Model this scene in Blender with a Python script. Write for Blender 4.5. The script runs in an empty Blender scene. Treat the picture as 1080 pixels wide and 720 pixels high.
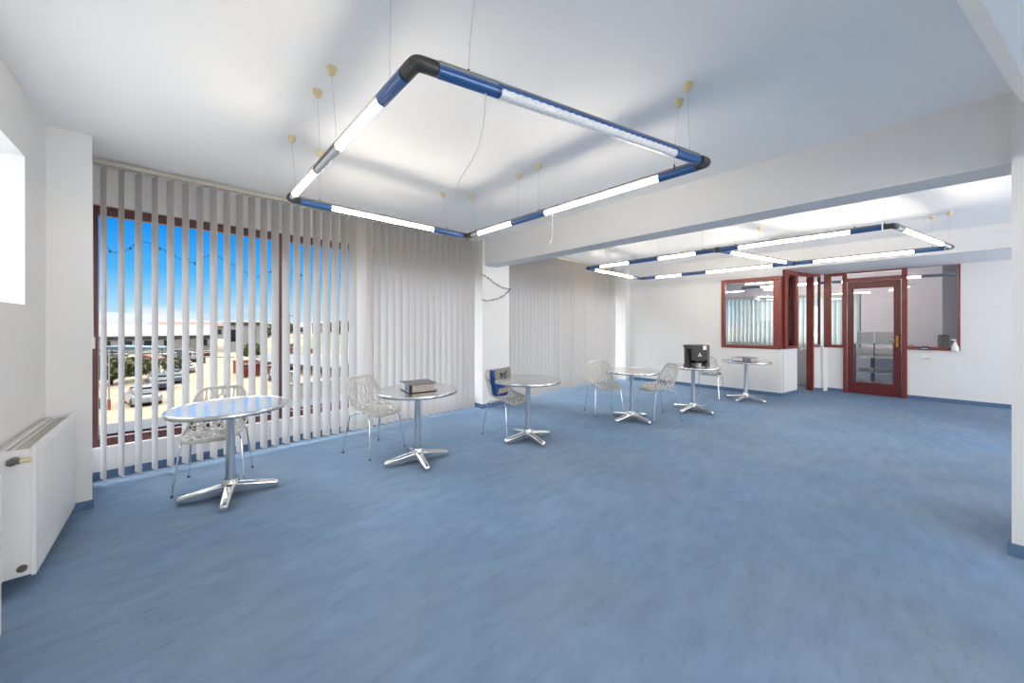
import bpy, bmesh, math, random
from mathutils import Vector, Matrix, geometry
R = math.radians
random.seed(7)
sc = bpy.context.scene
COL = sc.collection

# ------------------------------------------------------------------ materials
def lin(c):
    c /= 255.0
    return c / 12.92 if c <= 0.04045 else ((c + 0.055) / 1.055) ** 2.4
def rgb(r, g, b): return (lin(r), lin(g), lin(b), 1)
def nm(name):
    m = bpy.data.materials.new(name); m.use_nodes = True
    nt = m.node_tree
    return m, nt, nt.nodes['Principled BSDF']
def mat(name, col, rough=.6, metal=0.0, spec=.5, noise=0.0, nscale=20, bump=0.0, bscale=200, coat=0, trans=0, alpha=1):
    m, nt, p = nm(name)
    p.inputs['Base Color'].default_value = col
    p.inputs['Roughness'].default_value = rough
    p.inputs['Metallic'].default_value = metal
    p.inputs['Specular IOR Level'].default_value = spec
    p.inputs['Coat Weight'].default_value = coat
    p.inputs['Transmission Weight'].default_value = trans
    p.inputs['Alpha'].default_value = alpha
    tc = nt.nodes.new('ShaderNodeTexCoord')
    if noise:
        n = nt.nodes.new('ShaderNodeTexNoise'); n.inputs['Scale'].default_value = nscale; n.inputs['Detail'].default_value = 5
        nt.links.new(tc.outputs['Object'], n.inputs['Vector'])
        mr = nt.nodes.new('ShaderNodeMapRange'); mr.inputs['From Min'].default_value = .3; mr.inputs['From Max'].default_value = .7
        mr.inputs['To Min'].default_value = 1 - noise; mr.inputs['To Max'].default_value = 1 + noise
        nt.links.new(n.outputs['Fac'], mr.inputs['Value'])
        mx = nt.nodes.new('ShaderNodeVectorMath'); mx.operation = 'SCALE'
        mx.inputs[0].default_value = col[:3]
        nt.links.new(mr.outputs['Result'], mx.inputs['Scale'])
        nt.links.new(mx.outputs['Vector'], p.inputs['Base Color'])
    if bump:
        n = nt.nodes.new('ShaderNodeTexNoise'); n.inputs['Scale'].default_value = bscale
        nt.links.new(tc.outputs['Object'], n.inputs['Vector'])
        b = nt.nodes.new('ShaderNodeBump'); b.inputs['Strength'].default_value = bump; b.inputs['Distance'].default_value = .005
        nt.links.new(n.outputs['Fac'], b.inputs['Height']); nt.links.new(b.outputs['Normal'], p.inputs['Normal'])
    return m
def emit(name, col, s):
    m = bpy.data.materials.new(name); m.use_nodes = True; nt = m.node_tree; nt.nodes.clear()
    e = nt.nodes.new('ShaderNodeEmission'); e.inputs['Color'].default_value = col; e.inputs['Strength'].default_value = s
    o = nt.nodes.new('ShaderNodeOutputMaterial'); nt.links.new(e.outputs[0], o.inputs[0]); return m
def glass(name, tint=(1, 1, 1, 1), fac=1.0, ior=1.45):
    m = bpy.data.materials.new(name); m.use_nodes = True; nt = m.node_tree; nt.nodes.clear()
    t = nt.nodes.new('ShaderNodeBsdfTransparent'); t.inputs['Color'].default_value = tint
    g = nt.nodes.new('ShaderNodeBsdfGlossy'); g.inputs['Roughness'].default_value = .01
    f = nt.nodes.new('ShaderNodeFresnel'); f.inputs['IOR'].default_value = ior
    mm = nt.nodes.new('ShaderNodeMath'); mm.operation = 'MULTIPLY'; mm.inputs[1].default_value = fac
    nt.links.new(f.outputs[0], mm.inputs[0])
    x = nt.nodes.new('ShaderNodeMixShader'); nt.links.new(mm.outputs[0], x.inputs[0])
    nt.links.new(t.outputs[0], x.inputs[1]); nt.links.new(g.outputs[0], x.inputs[2])
    o = nt.nodes.new('ShaderNodeOutputMaterial'); nt.links.new(x.outputs[0], o.inputs[0]); return m
def fabric(name, col, tr=.45, back=None):
    m = bpy.data.materials.new(name); m.use_nodes = True; nt = m.node_tree; nt.nodes.clear()
    d = nt.nodes.new('ShaderNodeBsdfDiffuse'); t = nt.nodes.new('ShaderNodeBsdfTranslucent')
    tc = nt.nodes.new('ShaderNodeTexCoord'); n = nt.nodes.new('ShaderNodeTexNoise'); n.inputs['Scale'].default_value = 160
    nt.links.new(tc.outputs['Object'], n.inputs['Vector'])
    mr = nt.nodes.new('ShaderNodeMapRange'); mr.inputs['To Min'].default_value = .93; mr.inputs['To Max'].default_value = 1.05
    nt.links.new(n.outputs['Fac'], mr.inputs['Value'])
    v = nt.nodes.new('ShaderNodeVectorMath'); v.operation = 'SCALE'; v.inputs[0].default_value = col[:3]
    nt.links.new(mr.outputs['Result'], v.inputs['Scale'])
    nt.links.new(v.outputs['Vector'], d.inputs['Color'])
    v2 = nt.nodes.new('ShaderNodeVectorMath'); v2.operation = 'SCALE'; v2.inputs[0].default_value = (back or col)[:3]
    nt.links.new(mr.outputs['Result'], v2.inputs['Scale']); nt.links.new(v2.outputs['Vector'], t.inputs['Color'])
    x = nt.nodes.new('ShaderNodeMixShader'); x.inputs[0].default_value = tr
    nt.links.new(d.outputs[0], x.inputs[1]); nt.links.new(t.outputs[0], x.inputs[2])
    o = nt.nodes.new('ShaderNodeOutputMaterial'); nt.links.new(x.outputs[0], o.inputs[0]); return m
def carpet_mat():
    m, nt, p = nm('blue_carpet'); p.inputs['Roughness'].default_value = .95; p.inputs['Specular IOR Level'].default_value = .15
    tc = nt.nodes.new('ShaderNodeTexCoord')
    def noise(s, det, stretch=(1, 1, 1), rot=0):
        mp = nt.nodes.new('ShaderNodeMapping'); mp.inputs['Scale'].default_value = stretch; mp.inputs['Rotation'].default_value = (0, 0, rot)
        nt.links.new(tc.outputs['Object'], mp.inputs['Vector'])
        n = nt.nodes.new('ShaderNodeTexNoise'); n.inputs['Scale'].default_value = s; n.inputs['Detail'].default_value = det
        n.inputs['Roughness'].default_value = .6
        nt.links.new(mp.outputs[0], n.inputs['Vector']); return n.outputs['Fac']
    def mrange(x, a, b, c, d):
        r = nt.nodes.new('ShaderNodeMapRange')
        for k, v in zip(('From Min', 'From Max', 'To Min', 'To Max'), (a, b, c, d)): r.inputs[k].default_value = v
        nt.links.new(x, r.inputs['Value']); return r.outputs[0]
    def mul(a, b):
        q = nt.nodes.new('ShaderNodeMath'); q.operation = 'MULTIPLY'; nt.links.new(a, q.inputs[0]); nt.links.new(b, q.inputs[1]); return q.outputs[0]
    a = mrange(noise(.9, 3), .3, .7, .90, 1.10)
    b = mrange(noise(4, 6, (1, 2.6, 1), R(-20)), .3, .75, 1.10, .88)
    c = mrange(noise(9, 5, (1, 3, 1), R(10)), .56, .72, 1.0, .87)
    d = mrange(noise(260, 2), .2, .8, .84, 1.16)
    fac = mul(mul(a, b), mul(c, d))
    hue = mrange(noise(.7, 2), .35, .65, 0, 1)
    mx = nt.nodes.new('ShaderNodeMix'); mx.data_type = 'RGBA'
    mx.inputs[6].default_value = rgb(111, 137, 168); mx.inputs[7].default_value = rgb(119, 139, 163)
    nt.links.new(hue, mx.inputs[0])
    v = nt.nodes.new('ShaderNodeVectorMath'); v.operation = 'SCALE'
    nt.links.new(mx.outputs[2], v.inputs[0]); nt.links.new(fac, v.inputs['Scale']); nt.links.new(v.outputs[0], p.inputs['Base Color'])
    bp = nt.nodes.new('ShaderNodeBump'); bp.inputs['Strength'].default_value = .5; bp.inputs['Distance'].default_value = .006
    nt.links.new(noise(120, 4), bp.inputs['Height']); nt.links.new(bp.outputs[0], p.inputs['Normal'])
    return m
def wood_mat(name, c1, c2, rough=.35):
    m, nt, p = nm(name); p.inputs['Roughness'].default_value = rough
    tc = nt.nodes.new('ShaderNodeTexCoord'); mp = nt.nodes.new('ShaderNodeMapping'); mp.inputs['Scale'].default_value = (18, 18, 1.6)
    nt.links.new(tc.outputs['Object'], mp.inputs[0])
    n = nt.nodes.new('ShaderNodeTexNoise'); n.inputs['Scale'].default_value = 4; n.inputs['Detail'].default_value = 6
    nt.links.new(mp.outputs[0], n.inputs['Vector'])
    cr = nt.nodes.new('ShaderNodeValToRGB'); cr.color_ramp.elements[0].color = c1; cr.color_ramp.elements[1].color = c2
    cr.color_ramp.elements[0].position = .3; cr.color_ramp.elements[1].position = .7
    nt.links.new(n.outputs['Fac'], cr.inputs[0]); nt.links.new(cr.outputs[0], p.inputs['Base Color']); return m

M = dict(
    wall=mat('wall_plaster', (.76, .76, .76, 1), .85, noise=.02, nscale=1.5, bump=.15, bscale=60, spec=.2),
    ceil=mat('ceiling_plaster', (.97, .97, .97, 1), .9, noise=.01, nscale=1.2, bump=.1, bscale=50, spec=.2),
    carpet=carpet_mat(),
    base=mat('blue_skirting', rgb(84, 112, 146), .8, noise=.1, nscale=30),
    wood=wood_mat('mahogany', rgb(104, 38, 34), rgb(142, 62, 54)),
    frame=wood_mat('window_frame_brown', rgb(76, 40, 44), rgb(104, 58, 60), .4),
    glass=glass('clear_glass', (.97, .985, .985, 1), fac=0), oglass=glass('partition_glass', (.96, .98, .98, 1), 1.6, 1.5),
    slat=fabric('slat_fabric', (.72, .65, .56, 1), .58, (.77, .81, .88, 1)),
    oslat=fabric('office_slat_fabric', (.56, .60, .60, 1), .4),
    alu=mat('rail_aluminium', rgb(200, 195, 182), .4, .3),
    steel=mat('polished_steel', (.78, .77, .75, 1), .14, 1.0, noise=.04, nscale=8),
    top=mat('brushed_steel_top', (.78, .78, .79, 1), .22, 1.0, noise=.02, nscale=40),
    post=mat('satin_steel_post', (.70, .72, .75, 1), .25, 1.0),
    chrome=mat('chrome', (.75, .78, .82, 1), .08, 1.0),
    plast=mat('white_chair_plastic', (.56, .54, .51, 1), .35, spec=.5),
    blue=mat('blue_lamp_housing', rgb(48, 92, 150), .35, .2, coat=.3),
    grey=mat('grey_lamp_rail', rgb(128, 128, 128), .4, .4),
    black=mat('dark_elbow', rgb(62, 60, 60), .45, bump=.3, bscale=400),
    selbow=mat('silver_elbow', rgb(150, 148, 146), .3, .7),
    lit=emit('lit_tube', (1, .88, .72, 1), 23.0),
    clear=glass('clear_tube', (.95, .96, .97, 1), .5, 1.4),
    prism=mat('prismatic_diffuser', (.85, .86, .88, 1), .15, spec=.8, noise=.12, nscale=90, bump=.8, bscale=120),
    wire=mat('steel_wire', rgb(190, 190, 190), .4, .2),
    rose=mat('cream_ceiling_rose', rgb(226, 208, 160), .4),
    rad=mat('radiator_enamel', (.78, .78, .78, 1), .3, coat=.2),
    grille=mat('radiator_grille', rgb(178, 178, 172), .5),
    valve=mat('nickel_valve', rgb(120, 116, 108), .35, .7),
    brass=mat('brass', rgb(196, 152, 70), .25, .9),
    beige=mat('beige_plastic', rgb(222, 206, 160), .5),
    dark=mat('dark_plastic', rgb(44, 44, 46), .4),
    dgrey=mat('dark_grey_plastic', rgb(86, 86, 84), .5),
    bindg=mat('grey_marbled_board', rgb(112, 108, 112), .6, noise=.25, nscale=80),
    binds=mat('binder_spine', rgb(128, 140, 165), .5),
    paper=mat('paper_block', rgb(190, 178, 170), .8, noise=.15, nscale=150),
    white=mat('white_paper', (.85, .85, .86, 1), .7),
    bagb=mat('blue_bag', rgb(24, 74, 148), .4, noise=.15, nscale=30),
    bagg=mat('grey_bag_print', rgb(136, 134, 130), .5, noise=.1, nscale=30),
    ink=mat('black_ink', rgb(30, 30, 34), .9, spec=.1),
    lilac=mat('lilac_wall', rgb(228, 222, 236), .85),
    bluegrey=mat('painted_ledge', rgb(150, 168, 196), .6, noise=.1, nscale=6),
)

# ------------------------------------------------------------------ mesh helpers
def box(bm, x0, x1, y0, y1, z0, z1, mi=0, mtx=None):
    vs = [bm.verts.new((x, y, z)) for x in (x0, x1) for y in (y0, y1) for z in (z0, z1)]
    if mtx:
        for v in vs: v.co = mtx @ v.co
    for f in ((0, 1, 3, 2), (4, 6, 7, 5), (0, 4, 5, 1), (2, 3, 7, 6), (0, 2, 6, 4), (1, 5, 7, 3)):
        fc = bm.faces.new([vs[i] for i in f]); fc.material_index = mi
    return vs
def prism(bm, poly, z0, z1, mi=0, mtx=None):
    a = [bm.verts.new((x, y, z0)) for x, y in poly]; b = [bm.verts.new((x, y, z1)) for x, y in poly]
    if mtx:
        for v in a + b: v.co = mtx @ v.co
    n = len(poly); bm.faces.new(a[::-1]).material_index = mi; bm.faces.new(b).material_index = mi
    for i in range(n): bm.faces.new((a[i], a[(i + 1) % n], b[(i + 1) % n], b[i])).material_index = mi
def lathe(bm, prof, seg=24, mi=0, mtx=None):
    rings = []
    for r, z in prof:
        if r < 1e-6: rings.append([bm.verts.new((0, 0, z))])
        else: rings.append([bm.verts.new((r * math.cos(2 * math.pi * i / seg), r * math.sin(2 * math.pi * i / seg), z)) for i in range(seg)])
    for a, b in zip(rings, rings[1:]):
        for i in range(seg):
            j = (i + 1) % seg
            if len(a) == 1 and len(b) == 1: continue
            if len(a) == 1: f = bm.faces.new((a[0], b[i], b[j]))
            elif len(b) == 1: f = bm.faces.new((a[j], a[i], b[0]))
            else: f = bm.faces.new((a[i], a[j], b[j], b[i]))
            f.material_index = mi; f.smooth = True
    if mtx:
        for r in rings:
            for v in r: v.co = mtx @ v.co
def tube(bm, pts, r, seg=10, mi=0, caps=True):
    pts = [Vector(p) for p in pts]; n = len(pts); rr = r if isinstance(r, (list, tuple)) else [r] * n
    rings = []; up = None
    for i, p in enumerate(pts):
        t = (pts[min(i + 1, n - 1)] - pts[max(i - 1, 0)]).normalized()
        if up is None:
            up = Vector((0, 0, 1)) if abs(t.z) < .9 else Vector((1, 0, 0))
        s = t.cross(up).normalized(); up = s.cross(t).normalized()
        rings.append([bm.verts.new(p + (s * math.cos(2 * math.pi * k / seg) + up * math.sin(2 * math.pi * k / seg)) * rr[i]) for k in range(seg)])
    for a, b in zip(rings, rings[1:]):
        for k in range(seg):
            f = bm.faces.new((a[k], a[(k + 1) % seg], b[(k + 1) % seg], b[k])); f.smooth = True; f.material_index = mi
    if caps:
        bm.faces.new(rings[0][::-1]).material_index = mi; bm.faces.new(rings[-1]).material_index = mi
def smooth_path(pts, n=6):
    P = [Vector(p) for p in pts]; P = [P[0]] + P + [P[-1]]; out = []
    for i in range(1, len(P) - 2):
        for k in range(n):
            t = k / n; a, b, c, d = P[i - 1], P[i], P[i + 1], P[i + 2]
            out.append(.5 * ((2 * b) + (c - a) * t + (2 * a - 5 * b + 4 * c - d) * t * t + (3 * b - a - 3 * c + d) * t ** 3))
    out.append(P[-2]); return out
def B(): return bmesh.new()
def obj(name, bm, mats, parent=None, bevel=0, loc=None, rz=0):
    bmesh.ops.recalc_face_normals(bm, faces=bm.faces)
    me = bpy.data.meshes.new(name); bm.to_mesh(me); bm.free(); me.set_sharp_from_angle(angle=R(38))
    for m in (mats if isinstance(mats, (list, tuple)) else [mats]): me.materials.append(m)
    o = bpy.data.objects.new(name, me); COL.objects.link(o)
    if parent: o.parent = parent
    if loc: o.location = loc
    if rz: o.rotation_euler = (0, 0, rz)
    if bevel:
        b = o.modifiers.new('b', 'BEVEL'); b.width = bevel; b.segments = 2; b.limit_method = 'ANGLE'
    return o
def tag(o, label=None, cat=None, group=None, kind=None):
    if label: o['label'] = label
    if cat: o['category'] = cat
    if group: o['group'] = group
    if kind: o['kind'] = kind
    return o
def empty(name, loc=(0, 0, 0), rz=0, label=None, cat=None, group=None, kind=None):
    o = bpy.data.objects.new(name, None); o.empty_display_size = .1; COL.objects.link(o)
    o.location = loc; o.rotation_euler = (0, 0, rz); return tag(o, label, cat, group, kind)
def kids(o): return [c for c in bpy.data.objects if c.parent == o]
def copy_tree(o, parent=None):
    c = o.copy(); COL.objects.link(c)
    if parent: c.parent = parent
    for ch in kids(o): copy_tree(ch, c)
    return c
def struct(name, bm, m, parent=None, bevel=0):
    o = obj(name, bm, m, parent, bevel)
    if not parent: o['kind'] = 'structure'
    return o
def bx(*a, **k): b = B(); box(b, *a, **k); return b
def mk(f): b = B(); f(b); return b

H = 2.85
# ------------------------------------------------------------------ room shell
struct('floor', bx(-1.2, 15.2, -7.2, 5.0, -.25, 0), M['carpet'])
b = B(); box(b, -1.2, 8.54, -7.2, 5.15, H, H + .25); box(b, 8.54, 15.2, -7.2, 5.15, H, H + .25)
struct('ceiling', b, M['ceil'])
struct('ceiling_lowered', bx(8.56, 10.22, -7, 1.30, 2.50, H - .002), M['ceil'])
# left wall with a deep high window niche
b = B(); y0, y1, z0, z1 = 2.0, 3.69, 1.53, 2.456
box(b, -1.2, -.70, -7, y0, 0, H); box(b, -1.2, -.70, y1, 4.17, 0, H)
box(b, -1.2, -.70, y0, y1, 0, z0); box(b, -1.2, -.70, y0, y1, z1, H)
struct('wall_left', b, M['wall'])
w = empty('window_5', (-1.1, 2.85, 1.53), kind='structure')
b = B()
for a in ((2.0, 2.06), (3.63, 3.69), (2.82, 2.87)): box(b, -.02, .04, a[0] - 2.85, a[1] - 2.85, 0, .926)
box(b, -.02, .04, -.85, .84, 0, .06); box(b, -.02, .04, -.85, .84, .866, .926)
obj('window_frame', b, M['frame'], w); obj('pane', bx(0, .01, -.79, .78, .06, .866), M['glass'], w)
struct('wall_corner_pillar', mk(lambda b: prism(b, [(-1.2, 4.17), (-.483, 4.17), (-.585, 4.90), (-.60, 5.1), (-1.2, 5.1)], 0, H)), M['wall'])
struct('baseboard_corner', mk(lambda b: (box(b, -.70, -.475, 4.155, 4.17, 0, .065), prism(b, [(-.483, 4.17), (-.475, 4.155), (-.577, 4.9), (-.585, 4.9)], 0, .065))), M['base'])
# window wall: sill wall, lintel, pillars
YW = 4.90
b = B()
box(b, -.60, 3.71, YW, YW + .2, 0, .28); box(b, -.60, 3.71, YW, YW + .2, 2.50, H)
box(b, 4.32, 8.34, YW, YW + .2, 0, .28); box(b, 4.32, 8.34, YW, YW + .2, 2.50, H)
box(b, 8.34, 12.6, YW, YW + .2, 0, H)
struct('wall_window', b, M['wall'])
struct('wall_pillar', bx(3.71, 4.32, 4.63, YW + .2, 0, H), M['wall'])
struct('wall_end_pillar', bx(8.34, 8.54, 4.536, YW, 0, H), M['wall'])
b = B(); box(b, 3.695, 4.335, 4.615, 4.63, 0, .07); box(b, 3.695, 3.71, 4.63, YW, 0, .07); box(b, 4.32, 4.335, 4.63, YW, 0, .07)
struct('baseboard_pillar', b, M['base'])
b = B(); box(b, -.58, 3.695, YW - .015, YW, 0, .07); box(b, 4.335, 8.34, YW - .015, YW, 0, .07)
struct('baseboard_window', b, M['base'])
# beam
struct('ceiling_beam', bx(3.76, 4.05, -.64, 4.63, 2.41, H), M['wall'])
# right wall stub and bulkhead
struct('wall_right', mk(lambda b: prism(b, [(3.68, -.545), (3.68, -7), (4.5, -7), (4.5, -.78)], 0, H)), M['wall'])
struct('baseboard_right', mk(lambda b: prism(b, [(3.665, -7), (3.68, -7), (3.68, -.545), (4.5, -.78), (4.5, -.765), (3.665, -.527)], 0, .075)), M['base'])
def bulk(b):
    def sec(x, y): return [b.verts.new(p) for p in ((x, y, H), (x, y - .177, 2.40), (x, y - .6, 2.40), (x, y - .8, H))]
    a = sec(-.70, .63); c = sec(3.679, -.54)
    b.faces.new(a); b.faces.new(c[::-1])
    for i in range(4): b.faces.new((a[i], c[i], c[(i + 1) % 4], a[(i + 1) % 4]))
struct('ceiling_bulkhead', mk(bulk), M['ceil'])
# back wall with openings
b = B()
ops = [(-.3, 3.3), (4.6, 9.6)]
xs = -1.2
for o0, o1 in ops:
    box(b, xs, o0, -7.2, -7, 0, H); box(b, o0, o1, -7.2, -7, 0, .5); box(b, o0, o1, -7.2, -7, 2.45, H); xs = o1
box(b, xs, 12.6, -7.2, -7, 0, H)
struct('wall_back', b, M['wall'])
for i, (o0, o1) in enumerate(ops):
    w = empty('window_%d' % (i + 6), ((o0 + o1) / 2, -7.1, .5), kind='structure'); hw = (o1 - o0) / 2
    b = B(); box(b, -hw, hw, -.03, .03, 0, .06); box(b, -hw, hw, -.03, .03, 1.89, 1.95)
    n = 3
    for k in range(n + 1):
        x = -hw + .03 + (2 * hw - .06) * k / n; box(b, x - .03, x + .03, -.03, .03, .06, 1.89)
    obj('window_frame', b, M['frame'], w)
# windows of the facade
def facade_window(name, x0, x1, mull):
    w = empty(name, (x0, YW + .05, .28), kind='structure')
    W = x1 - x0; Hh = 2.22
    b = B(); box(b, 0, W, 0, .06, 0, .075); box(b, 0, W, 0, .06, Hh - .085, Hh); box(b, 0, .055, 0, .06, .075, Hh - .085); box(b, W - .055, W, 0, .06, .075, Hh - .085)
    obj('window_frame', b, M['frame'], w)
    for m_ in mull: obj('mullion', bx(m_ - x0 - .03, m_ - x0 + .03, -.005, .065, .075, Hh - .085), M['frame'], w)
    obj('window_sill', bx(0, W, -.05, 0, -.012, .004), M['white'], w)
    obj('pane', bx(.055, W - .055, .03, .036, .075, Hh - .085), M['glass'], w)
facade_window('window_1', -.595, 1.98, [.865])
facade_window('window_2', 1.98, 3.71, [2.9])
facade_window('window_3', 4.32, 6.3, [5.3])
facade_window('window_4', 6.3, 8.34, [7.3])

# end wall and office partitions
XE = 8.54
b = B()
box(b, XE, XE + .12, 2.395, YW, 0, H); box(b, XE, XE + .12, 1.35, 2.395, 0, .93); box(b, XE, XE + .12, 1.35, 2.395, 2.37, H)
box(b, XE, XE + .04, -7, 1.35, 2.50, H)
struct('wall_end', b, M['wall'])
P0, P1, P2, P3 = (8.54, 1.35), (9.25, 1.20), (9.83, 1.03), (10.1, .80)
def strip(b, A, Bp, th, z0, z1, off=0):
    A = Vector(A); Bp = Vector(Bp); d = (Bp - A).normalized(); n = Vector((-d.y, d.x))
    prism(b, [tuple(A + n * off), tuple(Bp + n * off), tuple(Bp + n * (off + th)), tuple(A + n * (off + th))], z0, z1)
struct('wall_partition', mk(lambda b: (strip(b, (8.66, 1.325), P1, .11, 0, .93), strip(b, (9.86, 1.02), (9.94, .90), .10, 0, .93),
       strip(b, (9.94, .86), (10.1, .80), .10, 0, .93), box(b, 10.1, 10.22, .555, .80, 0, .93))), M['wall'])
struct('wall_office_front', mk(lambda b: (box(b, 10.1, 10.22, -7, -.965, 0, 2.5), box(b, 10.1, 10.22, -.965, -.30, 0, .94))), M['wall'])
b = B(); box(b, XE - .015, XE, 1.335, YW, 0, .075); strip(b, (8.525, 1.353), (9.26, 1.198), -.015, 0, .075); strip(b, (9.84, 1.025), (9.94, .86), -.012, 0, .07)
box(b, 10.085, 10.1, .555, .80, 0, .07); box(b, 10.085, 10.1, -7, -.30, 0, .075)
struct('baseboard_end', b, M['base'])
# office front window at end wall
def wframe(name, org, ang, W, z0, z1, fw=.06, th=.08, bottom=.06, top=.06, left=None, right=None, mat_=None, pane=True):
    w = empty(name, (org[0], org[1], z0), ang, kind='structure'); Hh = z1 - z0; mat_ = mat_ or M['wood']
    l = fw if left is None else left; r = fw if right is None else right
    b = B(); box(b, 0, W, -.02, th - .02, 0, bottom); box(b, 0, W, -.02, th - .02, Hh - top, Hh); box(b, 0, l, -.02, th - .02, bottom, Hh - top); box(b, W - r, W, -.02, th - .02, bottom, Hh - top)
    obj('window_frame', b, mat_, w, .006)
    if pane: obj('pane', bx(l, W - r, .02, .026, bottom, Hh - top), M['oglass'], w)
    return w
wframe('window_8', (XE, 2.395), R(-90), 1.045, .93, 2.37, .07, .10, right=.13, top=.075, bottom=.065)
ang = math.atan2(P1[1] - P0[1], P1[0] - P0[0])
wframe('window_9', (8.66, 1.325), ang, .57, .93, 2.50, .10, .10, left=.14, right=.09, top=.1, bottom=.06)
wframe('window_10', (9.86, 1.02), math.atan2(-.12, .08) + .0, .14, .93, 2.50, .02, .08, left=.02, right=.02)
wframe('window_11', (10.1, .86), R(-90), .34, .93, 2.50, .045, .10, left=.12, right=.05)
wframe('window_12', (10.1, -.31), R(-90), .655, .94, 2.50, .015, .08, left=.03, right=.025, bottom=.06, top=.0)
# doorway (open) in the oblique partition
d = empty('door_1', (P1[0], P1[1], 0), math.atan2(P2[1] - P1[1], P2[0] - P1[0]), kind='structure')
Ld = math.hypot(P2[0] - P1[0], P2[1] - P1[1])
b = B(); box(b, -.03, 0, -.02, .1, 0.93, 2.5); box(b, Ld, Ld + .06, -.02, .1, 0, 2.5); box(b, .03, Ld - .03, -.02, .1, 2.42, 2.5)
obj('door_frame', b, M['wood'], d, .005)
lf = obj('door_leaf', mk(lambda b: (box(b, 0, .04, .1, .88, .01, .16), box(b, 0, .04, .1, .20, .16, 2.4), box(b, 0, .04, .78, .88, .16, 2.4), box(b, 0, .04, .2, .78, 2.28, 2.4))), M['wood'], d)
lf.location = (Ld - .0, 0, 0); lf.rotation_euler = (0, 0, R(-67))
# glass door
d = empty('door_2', (10.1, .50, 0), R(-90), kind='structure')
b = B(); box(b, -.055, 0, -.03, .10, 0, 2.5); box(b, .765, .835, -.03, .10, 0, 2.5); box(b, 0, .765, -.03, .1, 2.30, 2.37); box(b, 0, .765, -.02, .1, 2.47, 2.5)
obj('door_frame', b, M['wood'], d, .005)
b = B(); box(b, .01, .105, -.01, .04, .01, 2.29); box(b, .66, .755, -.01, .04, .01, 2.29); box(b, .105, .66, -.01, .04, .01, .24); box(b, .105, .66, -.01, .04, 2.15, 2.29)
leaf = obj('door_leaf', b, wood_mat('dark_mahogany', rgb(84, 26, 30), rgb(108, 36, 36)), d, .005)
obj('door_pane', bx(.105, .66, .012, .018, .24, 2.15), M['oglass'], leaf)
obj('transom_pane', bx(0, .765, .03, .036, 2.37, 2.47), M['oglass'], d)
b = B(); box(b, .69, .72, -.018, -.01, .98, 1.20); tube(b, [(.705, -.015, 1.09), (.705, -.055, 1.09), (.60, -.055, 1.09)], .009, 8)
obj('door_handle', b, M['brass'], leaf)
# office interior shell
struct('wall_office_back', mk(lambda b: (box(b, 12.2, 12.4, -.80, .35, 0, H), box(b, 12.2, 12.4, .35, 4.3, 0, .85), box(b, 12.2, 12.4, .35, 4.3, 2.2, H), box(b, 12.2, 12.4, 4.3, YW, 0, H))), M['lilac'])
struct('wall_office_side', mk(lambda b: (prism(b, [(12.2, -.80), (15, -1.58), (15, -1.70), (12.2, -.92)], 0, H), box(b, 10.22, 15, -2.6, -2.5, 0, H), box(b, 15, 15.1, -2.6, -1.5, 0, H))), M['lilac'])
struct('wall_office_divider', bx(10.6, 12.19, .42, .46, 0, 2.5), M['wall']) if False else None
w = empty('window_13', (12.25, .35, .85), R(90), kind='structure')
b = B(); box(b, 0, 3.95, 0, .05, 0, .06); box(b, 0, 3.95, 0, .05, 1.29, 1.35)
for x in (0, 1.3, 2.25, 2.6, 3.89): box(b, x, x + .06, 0, .05, .06, 1.29)
obj('window_frame', b, M['frame'], w)

# ------------------------------------------------------------------ vertical blinds
YB = 4.68
def slat_mesh(z0, z1, wd=.131):
    b = B(); n = 6; th = .0012; vs = []
    for k in range(n + 1):
        t = -1 + 2 * k / n; x = t * wd / 2; y = .004 * (1 - t * t)
        vs.append([b.verts.new((x, y + s, z)) for s in (0, th) for z in (z0, z1)])
    for a, c in zip(vs, vs[1:]):
        for q in ((0, 1), (2, 3)):
            f = b.faces.new((a[q[0]], c[q[0]], c[q[1]], a[q[1]])); f.smooth = True
        b.faces.new((a[0], a[2], c[2], c[0])); b.faces.new((a[1], c[1], c[3], a[3]))
    for e in (vs[0], vs[-1]): b.faces.new((e[0], e[1], e[3], e[2]))
    return b
def blind(x0, x1, label, group, ang=-67, odd=(), mat_=None, y=YB, z0=.05, z1=2.79, pitch=.105, rz=0, org=None, wand=False):
    root = empty('vertical_blind', org or (x0, y, 0), rz, label, 'window blind', group)
    L = x1 - x0
    obj('headrail', mk(lambda b: (box(b, -.05, L + .03, -.022, .022, z1 + .012, z1 + .045), box(b, -.03, L + .03, -.026, -.018, z1 + .038, z1 + .05))), M['alu'], root)
    n = int(round(L / pitch)); s0 = None
    cp = []
    for i in range(n + 1):
        x = pitch * i
        if x > L + .01: break
        if s0 is None: s = s0 = obj('slat', slat_mesh(z0, z1), mat_ or M['slat'], root)
        else: s = s0.copy(); COL.objects.link(s); s.parent = root
        a = ang + random.uniform(-2.5, 2.5)
        if i in odd: a = odd[i]
        s.location = (x, 0, 0); s.rotation_euler = (0, 0, R(a))
        cp += [(x, -.052, z0 + .012), (x + pitch / 2, -.052, z0 + .002)]
    obj('bottom_chain', mk(lambda b: tube(b, cp[:-1], .0018, 5)), M['white'], root)
    if wand:
        obj('control_wand', mk(lambda b: (tube(b, [(-.06, -.03, 2.8), (-.055, -.03, 1.3)], .004, 6), tube(b, [(-.055, -.03, 1.3), (-.055, -.03, 1.2)], .012, 8))), M['white'], root)
    return root
blind(-.48, 3.58, 'long beige vertical blind at the near window, open slats at its left', 'vertical blinds of the long window wall', odd={21: -20}, wand=True)
blind(4.36, 7.03, 'closed beige vertical blind directly right of the square pillar', 'vertical blinds of the long window wall', odd={0: -60})
blind(7.12, 7.98, 'short narrow closed vertical blind beside the end pillar in the far corner', 'vertical blinds of the long window wall')
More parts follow.
